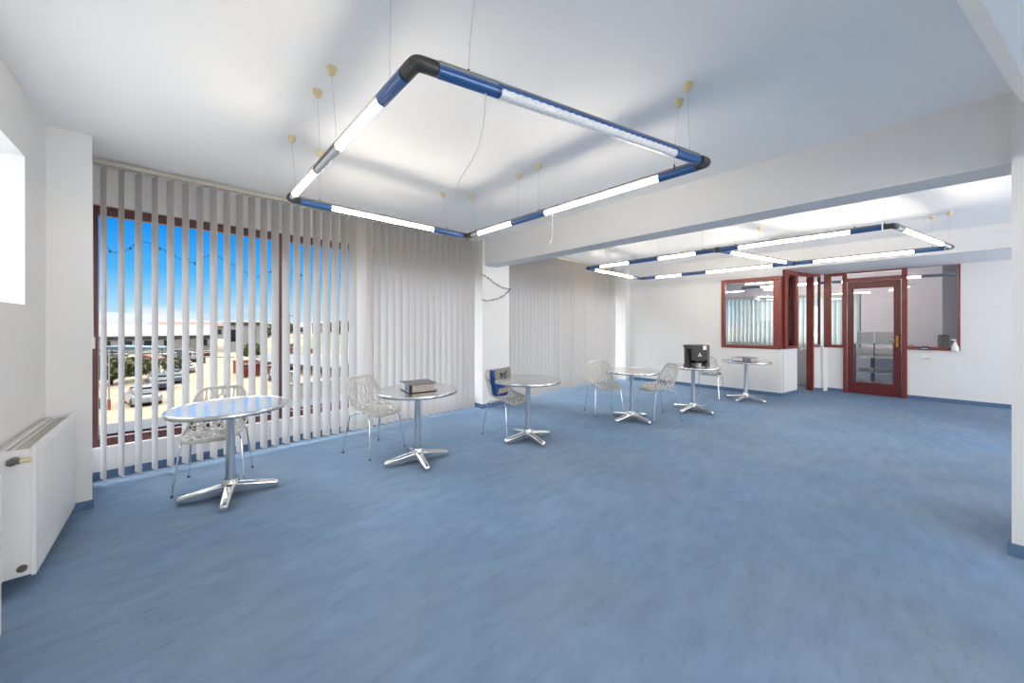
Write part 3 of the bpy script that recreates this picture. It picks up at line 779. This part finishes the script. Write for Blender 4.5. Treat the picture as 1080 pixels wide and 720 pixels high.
for k in range(9):
    z = .415 + (k % 3) * .03; y = -.26 + (k // 3) * .17
    box(b, -.16, .1, y, y + .15, z, z + .012, mtx=Matrix.Rotation(R(random.uniform(-6, 6)), 4, 'Z'))
for k in range(4): box(b, -.16, .1, -.25 + k * .13, -.14 + k * .13, .135, .2 + .03 * (k % 2))
obj('papers', b, M['paper'], t)
# desk and chair seen through the right office window
t = empty('office_desk', (11.7, -.12, 0), 0, 'light desk behind the window right of the glass door', 'desk')
obj('desktop', bx(-.44, .44, -.28, .30, .76, .79), M['white'], t)
for x, y in ((-.43, -.25), (.39, -.25), (-.43, .25), (.39, .25)): obj('leg', bx(x, x + .04, y, y + .04, 0, .76), M['dgrey'], t)
t = empty('office_chair', (11.0, -.84, 0), R(75), 'dark high-backed office chair behind the office window', 'chair')
b = B(); box(b, -.04, .03, -.24, .24, .62, 1.22); obj('backrest', b, M['dark'], t, .02)
obj('seat', bx(0, .40, -.21, .21, .44, .50), M['dark'], t, .02); obj('column', mk(lambda b: tube(b, [(.2, 0, .06), (.2, 0, .44)], .03, 12)), M['dgrey'], t)
b = B()
for k in range(5):
    a = 2 * math.pi * k / 5; tube(b, [(.2, 0, .08), (.2 + .22 * math.cos(a), .22 * math.sin(a), .03)], [.03, .03], 8)
obj('star_base', b, M['dgrey'], t)
t = empty('desk_fan', (11.35, -.25, .79), R(200), 'small round grey desk fan behind the office window', 'fan')
b = B(); lathe(b, [(0, 0), (.07, 0), (.07, .02), (0, .03)], 20); tube(b, [(0, 0, .02), (0, 0, .2)], .01, 8); obj('stand', b, M['dgrey'], t)
b = B()
for k in range(16):
    a = 2 * math.pi * k / 16; tube(b, [(0.02, 0, .28), (.0, .12 * math.cos(a), .28 + .12 * math.sin(a))], .003, 5)
tube(b, [(0, .12 * math.cos(2 * math.pi * k / 24), .28 + .12 * math.sin(2 * math.pi * k / 24)) for k in range(25)], .008, 6)
obj('fan_cage', b, M['dgrey'], t)
for (x, y, w_, h_, mm, l) in ((10.45, -.40, .06, .10, 'white', 'white paper cup standing on the inner sill of the office window'), (10.45, -.58, .07, .06, 'bagb', 'small blue box on the inner sill of the office window')):
    n_ = 'paper_cup' if mm == 'white' else 'storage_box'
    if mm == 'white': b = B(); lathe(b, [(0, 0), (.025, 0), (.035, h_), (.031, h_), (.022, .004), (0, .004)], 18); o = obj(n_, b, M[mm])
    else: o = obj(n_, mk(lambda b: (box(b, -.04, .04, -.04, .04, 0, h_ - .012), box(b, -.043, .043, -.043, .043, h_ - .018, h_))), M[mm], bevel=.002)
    o.location = (x, y, .94); tag(o, l, n_.split('_')[1])
obj_ = struct('office_inner_sill', bx(10.22, 10.50, -.965, -.30, .90, .94), M['white'])
# desk with papers behind the doorway
t = empty('writing_desk', (11.0, 1.75, 0), 0, 'white desk seen through the open office doorway', 'desk')
obj('desktop', bx(-.35, .35, -.6, .9, .78, .82), M['white'], t); obj('drawer_unit', bx(-.30, .30, -.55, -.1, 0, .78), M['white'], t, .004); obj('side_panel', bx(-.30, .30, .84, .88, 0, .78), M['white'], t)
rn = random.Random(3)
for k in range(4):
    x, y = (10.8, 1.25 + .13 * k)
    o = obj('paper_stack', mk(lambda b: [box(b, -.10, .10, -.05, .05, j * .012, j * .012 + .010, mtx=Matrix.Rotation(R(rn.uniform(-8, 8)), 4, 'Z')) for j in range(2 + (k % 3) * 2)]), M['paper'])
    o.location = (x, y, .82); tag(o, ['lowest pile of papers at the near end of the office desk', 'second pile of papers on the office desk', 'tall pile of papers midway along the office desk', 'low pile of papers at the deep end of the office desk'][k], 'papers', 'paper piles on the office desk')

# ------------------------------------------------------------------ outside
GZ = -5
OM = mat
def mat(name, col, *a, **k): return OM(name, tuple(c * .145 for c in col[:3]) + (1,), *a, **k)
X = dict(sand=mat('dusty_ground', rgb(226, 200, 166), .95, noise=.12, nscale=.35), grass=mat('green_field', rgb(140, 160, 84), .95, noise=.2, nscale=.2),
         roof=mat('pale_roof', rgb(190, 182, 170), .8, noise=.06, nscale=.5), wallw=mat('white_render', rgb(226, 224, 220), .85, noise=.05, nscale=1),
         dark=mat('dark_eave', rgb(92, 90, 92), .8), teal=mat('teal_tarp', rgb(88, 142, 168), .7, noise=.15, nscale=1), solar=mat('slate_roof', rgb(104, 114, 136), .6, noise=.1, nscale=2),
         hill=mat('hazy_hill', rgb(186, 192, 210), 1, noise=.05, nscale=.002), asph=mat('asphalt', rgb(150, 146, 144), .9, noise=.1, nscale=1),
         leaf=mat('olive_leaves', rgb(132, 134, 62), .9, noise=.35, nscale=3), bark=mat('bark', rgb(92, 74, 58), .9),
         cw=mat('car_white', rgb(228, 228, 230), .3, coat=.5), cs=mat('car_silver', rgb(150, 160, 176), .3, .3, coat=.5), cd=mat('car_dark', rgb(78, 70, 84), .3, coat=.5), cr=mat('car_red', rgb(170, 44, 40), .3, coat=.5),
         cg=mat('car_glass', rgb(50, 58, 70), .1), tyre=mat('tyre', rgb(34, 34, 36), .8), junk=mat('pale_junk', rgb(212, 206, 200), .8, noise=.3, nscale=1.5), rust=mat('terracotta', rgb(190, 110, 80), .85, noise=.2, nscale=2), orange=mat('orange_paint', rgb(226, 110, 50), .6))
struct('ground', bx(-1500, 1500, 5.9, 3000, GZ - 1, GZ), X['sand'])
struct('facade_below', bx(-3, 14, 5.1, 5.3, GZ, -.26), X['wallw'])
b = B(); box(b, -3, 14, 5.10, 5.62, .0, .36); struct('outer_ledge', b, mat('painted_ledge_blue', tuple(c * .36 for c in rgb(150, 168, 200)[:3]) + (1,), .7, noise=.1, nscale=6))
struct('outer_slab', bx(-3, 14, 5.0, 5.62, -.25, -.001), X['wallw'])
b = B(); prism(b, [(22, 104), (60, 104), (330, 560), (150, 560)], GZ, GZ + .05); tag(obj('grass_field', b, X['grass']), kind='structure')
b = B(); prism(b, [(15, 86), (60, 86), (64, 98), (15, 98)], GZ, GZ + .04); prism(b, [(40, 190), (180, 190), (190, 215), (40, 215)], GZ + .05, GZ + .1); tag(obj('road', b, X['asph']), kind='structure')
# hills: a long ridge
b = B(); rr = random.Random(11); N = 60; ring = []
for i in range(N + 1):
    a = R(-10 + 130 * i / N); d = 2600
    h_ = 12 + 62 * math.exp(-((math.degrees(a) - 97) / 9) ** 2) + 20 * math.exp(-((math.degrees(a) - 70) / 9) ** 2) + rr.uniform(-3, 3)
    ring.append([Vector((d * math.cos(a), d * math.sin(a), GZ - 2)), Vector(((d + 300) * math.cos(a), (d + 300) * math.sin(a), h_)), Vector(((d + 800) * math.cos(a), (d + 800) * math.sin(a), GZ - 2))])
V = [[b.verts.new(p) for p in s] for s in ring]
for s, q in zip(V, V[1:]):
    for i in range(3): b.faces.new((s[i], s[(i + 1) % 3], q[(i + 1) % 3], q[i]))
struct('hills', b, X['hill'])
def gable(name, x, y, rz, w_, d_, h_, wm, rm, label, cat, rh=1.2, group=None, win=4):
    t = empty(name, (x, y, GZ), rz, label, cat, group)
    obj('walls', bx(-w_ / 2, w_ / 2, -d_ / 2, d_ / 2, 0, h_), wm, t)
    b = B(); e = .4; pts = [(-d_ / 2 - e, h_), (d_ / 2 + e, h_), (0, h_ + rh)]
    a = [b.verts.new((-w_ / 2 - e, p, z)) for p, z in pts]; c = [b.verts.new((w_ / 2 + e, p, z)) for p, z in pts]
    b.faces.new(a); b.faces.new(c[::-1])
    for i in range(3): b.faces.new((a[i], a[(i + 1) % 3], c[(i + 1) % 3], c[i]))
    obj('roof', b, rm, t)
    obj('eave', bx(-w_ / 2 - e, w_ / 2 + e, -d_ / 2 - e, -d_ / 2 - e + .15, h_ - .45, h_), X['dark'], t)
    for k in range(win):
        xx = -w_ / 2 + w_ * (k + .5) / win
        obj('window', bx(xx - w_ / win * .2, xx + w_ / win * .2, -d_ / 2 - .06, -d_ / 2, h_ * .35, h_ * .75), X['cg'], t)
    return t
gable('warehouse', -13, 128, R(0), 38, 26, 4.0, X['junk'], X['roof'], 'long low warehouse with a pale roof beyond the car yard', 'warehouse', 2.6, win=12)
gable('white_shed', 11.8, 112, R(-4), 7, 8, 7.2, X['wallw'], X['roof'], 'small white block building at the right end of the warehouse', 'building', .4, win=2)
for i, (x, y, w_, h_, l) in enumerate(((28, 250, 18, 6.5, 'low white house on the horizon left of the road'), (120, 380, 30, 5.5, 'long white building on the horizon right of the road'), (95, 330, 26, 8, 'tall pale house on the horizon over the field'), (120, 300, 34, 5, 'flat pale building at the far edge of the field'), (66, 300, 12, 5, 'brown roofed house near the end of the road'), (5, 230, 30, 6, 'pale house on the horizon behind the warehouse'), (165, 270, 26, 7, 'pale house farthest right on the horizon'))):
    gable('house', x, y, R(-20), w_, 12, h_, X['wallw'], X['rust'] if i % 2 else X['roof'], l, 'house', 2.0, 'houses on the horizon', 4)
gable('sloping_roof_shed', 14.2, 56, R(-72), 20, 7, 1.3, X['wallw'], X['solar'], 'white walled shed with a slate blue roof beside the yard', 'shed', .7, win=3)
gable('hut', -3.0, 67, R(70), 1.5, 1.9, 2.0, X['wallw'], X['rust'], 'little white hut with a brown roof between the bushes', 'hut', .6, win=1)
tag(obj('yard_wall', mk(lambda b: (box(b, 5.2, 9.5, 30, 30.3, GZ, GZ + 2.0), box(b, 5.15, 9.55, 29.95, 30.35, GZ + 2.0, GZ + 2.1))), X['wallw']), 'plain white yard wall close below the window', 'wall')
# tarp canopy
t = empty('teal_canopy', (-7.5, 88, GZ), R(-8), 'teal tarpaulin canopy stretched over the yard', 'canopy')
obj('tarpaulin', mk(lambda b: prism(b, [(-6, 0), (6, 0), (6, .2), (0, .6), (-6, .2)], -3, 3, mtx=Matrix(((1, 0, 0, 0), (0, 0, -1, 0), (0, 1, 0, 2.4), (0, 0, 0, 1))))), X['teal'], t)
for x, y in ((-5.8, -2.8), (5.8, -2.8), (-5.8, 2.8), (5.8, 2.8), (0, -2.8)): obj('pole', bx(x, x + .1, y, y + .1, 0, 2.5), X['dark'], t)
# cars
def make_car():
    t = empty('parked_car')
    def loft(secs, m, nm_, sm=False):
        b = B(); V = []
        for x, w_, z0_, z1_, in secs: V.append([b.verts.new(p) for p in ((x, -w_, z0_), (x, -w_, z1_ - .1), (x, -w_ * .86, z1_), (x, w_ * .86, z1_), (x, w_, z1_ - .1), (x, w_, z0_))])
        for s, q in zip(V, V[1:]):
            for i in range(6): b.faces.new((s[i], s[(i + 1) % 6], q[(i + 1) % 6], q[i]))
        b.faces.new(V[0]); b.faces.new(V[-1][::-1]); return obj(nm_, b, m, t)
    loft([(-2.15, .74, .35, .72), (-2.05, .82, .25, .88), (-1.2, .86, .22, .95), (0, .87, .22, .93), (1.1, .86, .22, .90), (1.95, .80, .25, .72), (2.12, .70, .32, .6)], X['cw'], 'body')
    c = loft([(-1.75, .68, .85, 1.0), (-1.35, .70, .85, 1.38), (-.4, .71, .85, 1.45), (.4, .70, .85, 1.36), (1.05, .68, .85, .95)], X['cg'], 'cabin')
    obj('roof_panel', mk(lambda b: prism(b, [(-1.4, -.56), (.35, -.56), (.35, .56), (-1.4, .56)], 1.43, 1.47)), X['cw'], t, .02)
    for x in (-1.35, 1.35):
        for y in (-.86, .86):
            obj('wheel', mk(lambda b: tube(b, [(x, y - .1 * (1 if y > 0 else -1), .31), (x, y + .02 * (1 if y > 0 else -1), .31)], .31, 18)), X['tyre'], t)
    b = B()
    for y in (-.62, .62): box(b, 2.02, 2.12, y - .14, y + .14, .55, .68)
    obj('headlights', b, M['chrome'], t)
    return t
cars = [(-2.2, 42.0, 102, 'cw', 'white car parked on the sandy yard, nearest the window'), (-1.6, 50.5, 98, 'cd', 'dark maroon car parked behind the white one'), (-.55, 55, 96, 'cs', 'silver blue car parked third in the yard'),
        (.6, 66, 94, 'cw', 'white car in the middle of the yard row'), (-.9, 74, 95, 'cs', 'grey car beside the road, fourth along'), (2.2, 84, 92, 'cd', 'dark car at the far end of the yard row'),
        (-3.5, 98, 10, 'cw', 'pale car parked in front of the warehouse, right one'), (-9.5, 104, 5, 'cs', 'silver car parked in front of the warehouse, left one'), (10.8, 62, 80, 'cr', 'red car among the clutter right of the road'), (8.6, 50, 80, 'cs', 'blue grey car right of the road close to the wall'), (9.0, 70, 80, 'cw', 'white car right of the road beyond the red one'),
        (-8.5, 79, 20, 'cw', 'white car seen side on just left of the teal canopy'), (-12.5, 112, 8, 'cs', 'grey car tucked against the left end of the warehouse'), (.2, 101, 15, 'cw', 'white car before the right half of the warehouse'), (4.2, 99, 85, 'cr', 'small red car far off where the road narrows')]
proto = make_car(); ks0 = kids(proto)
bodies = {}
for i, (x, y, a, c, l) in enumerate(cars):
    o = proto if i == 0 else copy_tree(proto)
    o.location = (x, y, GZ); o.rotation_euler = (0, 0, R(a)); tag(o, l, 'car', 'cars parked in the yard outside')
    if c != 'cw':
        for k in kids(o):
            if k.name.startswith(('body', 'roof_panel')):
                if (c, k.name[:4]) not in bodies:
                    me = k.data.copy(); me.materials[0] = X[c]; bodies[(c, k.name[:4])] = me
                k.data = bodies[(c, k.name[:4])]
# bushes and trees
def bush(x, y, r, h_, label, tree=False):
    t = empty('tree' if tree else 'bush', (x, y, GZ), 0, label, 'tree' if tree else 'bush', 'greenery outside')
    b = B(); rn = random.Random(int(x * 7 + y)); zc = h_ * .6
    n = 420
    for k in range(n):
        a = rn.uniform(0, 6.283); u = rn.uniform(-1, 1); rad = rn.uniform(.55, 1) ** .5; s = math.sqrt(1 - u * u)
        c = Vector((r * rad * s * math.cos(a), r * rad * s * math.sin(a), zc + h_ * .42 * u * rad)); q = r * .16
        d1 = Vector((rn.uniform(-1, 1), rn.uniform(-1, 1), rn.uniform(-1, 1))).normalized() * q; d2 = Vector((rn.uniform(-1, 1), rn.uniform(-1, 1), rn.uniform(-1, 1))).normalized() * q
        b.faces.new([b.verts.new(c + d1), b.verts.new(c + d2), b.verts.new(c - d1), b.verts.new(c - d2)])
    obj('foliage', b, X['leaf'], t)
    obj('trunk', mk(lambda b: (tube(b, [(0, 0, 0), (.05, 0, h_ * .55)], [.05 * h_, .02 * h_], 8), tube(b, [(0.03, 0, h_ * .3), (r * .5, .1, h_ * .65)], [.02 * h_, .008 * h_], 6), tube(b, [(0.03, 0, h_ * .35), (-r * .5, .1, h_ * .7)], [.02 * h_, .008 * h_], 6))), X['bark'], t)
bush(-5.3, 57, 1.9, 3.0, 'olive bush at the left edge of the yard'); bush(-3.6, 60, 1.5, 2.6, 'olive bush left of the little hut'); bush(-.6, 63, 1.1, 2.4, 'bright bush right of the little hut')
bush(9.8, 80, 1.6, 3.2, 'brownish bush right of the road'); bush(44, 240, 6, 8, 'tree on the horizon beside the road', True); bush(82, 262, 8, 9, 'wide tree on the horizon behind the field', True); bush(104, 285, 9, 11, 'tall tree on the horizon over the field', True)
bush(20, 101, 1.2, 1.8, 'small bush at the near edge of the field'); bush(34, 220, 5, 7, 'tree on the horizon left of the road', True)
# barrier, bollard, street lamp, crane mast
t = empty('road_barrier', (3.1, 78.7, GZ), R(-45), 'thin horizontal barrier across the sandy road', 'barrier')
obj('boom', bx(0, 5.2, -.04, .04, 1.0, 1.12), X['dark'], t); obj('post', bx(-.1, .1, -.1, .1, 0, 1.1), X['dark'], t)
t = empty('marker_pole', (-3.85, 40.3, GZ), 0, 'slim white pole with an orange foot at the yard edge', 'pole')
obj('shaft', mk(lambda b: tube(b, [(0, 0, 0), (0, 0, 4.6)], .05, 10)), X['wallw'], t); obj('foot', mk(lambda b: tube(b, [(0, 0, 0), (0, 0, .8)], .09, 12)), X['orange'], t)
t = empty('waste_bin', (-4.5, 41.6, GZ), 0, 'small dark bin at the foot of the marker pole', 'bin')
obj('bin_body', mk(lambda b: lathe(b, [(0, 0), (.28, 0), (.33, .7), (0, .7)], 16)), X['tyre'], t); obj('bin_lid', mk(lambda b: lathe(b, [(.35, .7), (.35, .76), (.1, .84), (0, .84)], 16)), X['dark'], t)
t = empty('street_lamp', (16.0, 86, GZ), 0, 'tall grey street lamp leaning over the yard', 'street lamp')
obj('pole', mk(lambda b: tube(b, [(0, 0, 0), (0, 0, 7.5), (.8, 0, 8.4)], [.12, .08, .06], 8)), X['dark'], t); obj('lamp_head', bx(.6, 1.5, -.15, .15, 8.35, 8.5), X['dark'], t)
# pallets / junk crates: individual things
rj = random.Random(21); first = {}
CR = [(-9, 74), (-5.2, 79.5), (-8.5, 82), (-8, 68), (-10.5, 92), (-4.5, 93), (-12, 86), (0.5, 96), (-13, 100), (-2.2, 104), (9.5, 56), (6.4, 54.5), (11.0, 66), (6.6, 60), (12.5, 76), (10.6, 90), (13.5, 98), (8.2, 44), (22, 90), (18, 92)]
cols = ['junk', 'wallw', 'teal', 'junk', 'rust', 'wallw', 'junk', 'cs', 'junk', 'wallw', 'rust', 'cr', 'wallw', 'orange', 'junk', 'wallw', 'teal', 'junk', 'orange', 'rust']
side = lambda x, y: 'left of the road' if x < 5 else 'right of the road'
cn = dict(junk='pale', wallw='white', teal='teal', rust='terracotta', cs='blue grey', cr='red', orange='orange')
for i, ((x, y), c) in enumerate(zip(CR, cols)):
    w_, h_, d_ = rj.uniform(1.2, 2.6), rj.uniform(.8, 1.7), rj.uniform(1, 2)
    t = empty('crate', (x, y, GZ), rj.uniform(-1, 1), '%s covered crate in the yard %s, about %d metres out' % (cn[c], side(x, y), y), 'crate', 'crates and junk in the yard')
    obj('crate_body', bx(-w_ / 2, w_ / 2, -d_ / 2, d_ / 2, 0, h_), X[c], t, .05)
    obj('lid', bx(-w_ / 2 - .06, w_ / 2 + .06, -d_ / 2 - .06, d_ / 2 + .06, h_, h_ + .1), X['dark'] if i % 3 == 0 else X[c], t)
# string of small bulbs outside the windows
t = empty('festoon_cable', (0, 6.2, 2.2), 0, 'thin dark festoon cable sagging across the sky outside', 'cable')
pts = [(-.9, 0, .95)]
pts = smooth_path([(-1.0, .0, .50), (-.72, .0, .22), (-.52, 0, .05), (-.3, 0, .22), (.1, 0, .02), (.35, 0, .14), (.8, 0, -.1), (1.1, 0, .05), (1.7, 0, -.06), (2.4, 0, .2)], 6)
obj('strand', mk(lambda b: tube(b, pts, .0035, 5)), M['ink'], t)
obj('bulbs', mk(lambda b: [tube(b, [p, p - Vector((0, 0, .03))], [.006, .010], 6) for p in pts[::5]]), M['ink'], t)

# ------------------------------------------------------------------ world + sun
wd = bpy.data.worlds.new('sky'); sc.world = wd; wd.use_nodes = True; nt = wd.node_tree; nt.nodes.clear()
tc = nt.nodes.new('ShaderNodeTexCoord'); sp = nt.nodes.new('ShaderNodeSeparateXYZ'); nt.links.new(tc.outputs['Generated'], sp.inputs[0])
cr = nt.nodes.new('ShaderNodeValToRGB'); nt.links.new(sp.outputs['Z'], cr.inputs[0])
el = cr.color_ramp.elements
el[0].position = 0; el[0].color = rgb(214, 236, 250); el[1].position = .20; el[1].color = rgb(20, 150, 246)
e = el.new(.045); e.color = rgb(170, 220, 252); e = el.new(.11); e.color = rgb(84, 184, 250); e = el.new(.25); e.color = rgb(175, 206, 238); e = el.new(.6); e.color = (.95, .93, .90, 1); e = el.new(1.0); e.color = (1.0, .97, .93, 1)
mp = nt.nodes.new('ShaderNodeMapping'); mp.inputs['Scale'].default_value = (5, 5, 16); nt.links.new(tc.outputs['Generated'], mp.inputs[0])
n = nt.nodes.new('ShaderNodeTexNoise'); n.inputs['Scale'].default_value = 1.0; n.inputs['Detail'].default_value = 6; nt.links.new(mp.outputs[0], n.inputs['Vector'])
r1 = nt.nodes.new('ShaderNodeMapRange'); r1.inputs['From Min'].default_value = .56; r1.inputs['From Max'].default_value = .66; nt.links.new(n.outputs['Fac'], r1.inputs['Value'])
r2 = nt.nodes.new('ShaderNodeMapRange'); r2.inputs['From Min'].default_value = .05; r2.inputs['From Max'].default_value = .02; nt.links.new(sp.outputs['Z'], r2.inputs['Value'])
mu = nt.nodes.new('ShaderNodeMath'); mu.operation = 'MULTIPLY'; nt.links.new(r1.outputs[0], mu.inputs[0]); nt.links.new(r2.outputs[0], mu.inputs[1])
mx = nt.nodes.new('ShaderNodeMix'); mx.data_type = 'RGBA'; nt.links.new(mu.outputs[0], mx.inputs[0]); nt.links.new(cr.outputs[0], mx.inputs[6]); mx.inputs[7].default_value = (.93, .95, .98, 1)
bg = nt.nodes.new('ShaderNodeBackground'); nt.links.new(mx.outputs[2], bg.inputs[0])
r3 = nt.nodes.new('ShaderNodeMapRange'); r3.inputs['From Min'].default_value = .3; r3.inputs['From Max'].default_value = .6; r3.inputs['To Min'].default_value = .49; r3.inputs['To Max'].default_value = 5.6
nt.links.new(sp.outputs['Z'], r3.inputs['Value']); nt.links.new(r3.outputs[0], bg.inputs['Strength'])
wo = nt.nodes.new('ShaderNodeOutputWorld'); nt.links.new(bg.outputs[0], wo.inputs[0])
def light(name, kind, loc, rot, energy, size=None, col=(1, 1, 1)):
    l = bpy.data.lights.new(name, kind); l.energy = energy; l.color = col
    if kind == 'AREA': l.shape = 'RECTANGLE'; l.size, l.size_y = size
    o = bpy.data.objects.new(name, l); COL.objects.link(o); o.location = loc; o.rotation_euler = rot; return o
s = light('sun', 'SUN', (0, 0, 30), (R(48), 0, R(-28)), 1.1, col=(1, .95, .86)); s.data.angle = R(1)
# daylight at the side niche and office; rear area lights are added fill
light('daylight_rear_left', 'AREA', (1.5, -7.25, 1.48), (R(130), 0, 0), 120, (3.5, 1.9), (1, .96, .91))
light('daylight_rear_right', 'AREA', (7.1, -7.25, 1.48), (R(130), 0, 0), 170, (4.9, 1.9), (1, .96, .91))
light('daylight_niche', 'AREA', (-1.18, 2.85, 2.0), (0, R(-90), 0), 5, (.85, 1.6))
light('daylight_office', 'AREA', (12.5, 2.3, 1.5), (0, R(90), 0), 75, (1.3, 3.9))
#light('daylight_facade', 'AREA', (1.6, 5.9, 1.9), (R(-90), 0, 0), 90, (4.2, 2.0), (.97, .98, 1)).visible_camera = True
# ------------------------------------------------------------------ camera
cam = bpy.data.cameras.new('camera'); co = bpy.data.objects.new('camera', cam); COL.objects.link(co); sc.camera = co
co.location = (0, 0, 1.4); co.rotation_euler = (R(90), 0, R(46.5 - 90)); cam.sensor_width = 36; cam.lens = 370 / 1080 * 36
cam.shift_y = -17 / 1080; cam.clip_start = .05; cam.clip_end = 6000
sc.view_settings.view_transform = 'Standard'; sc.view_settings.look = 'None'; sc.view_settings.gamma = 1; sc.view_settings.exposure = 1.06; sc.view_settings.use_curve_mapping = False
cy = sc.cycles; cy.use_denoising = True; cy.max_bounces = 10; cy.diffuse_bounces = 6; cy.glossy_bounces = 4; cy.transparent_max_bounces = 16; cy.sample_clamp_indirect = 4; cy.caustics_reflective = False; cy.caustics_refractive = False
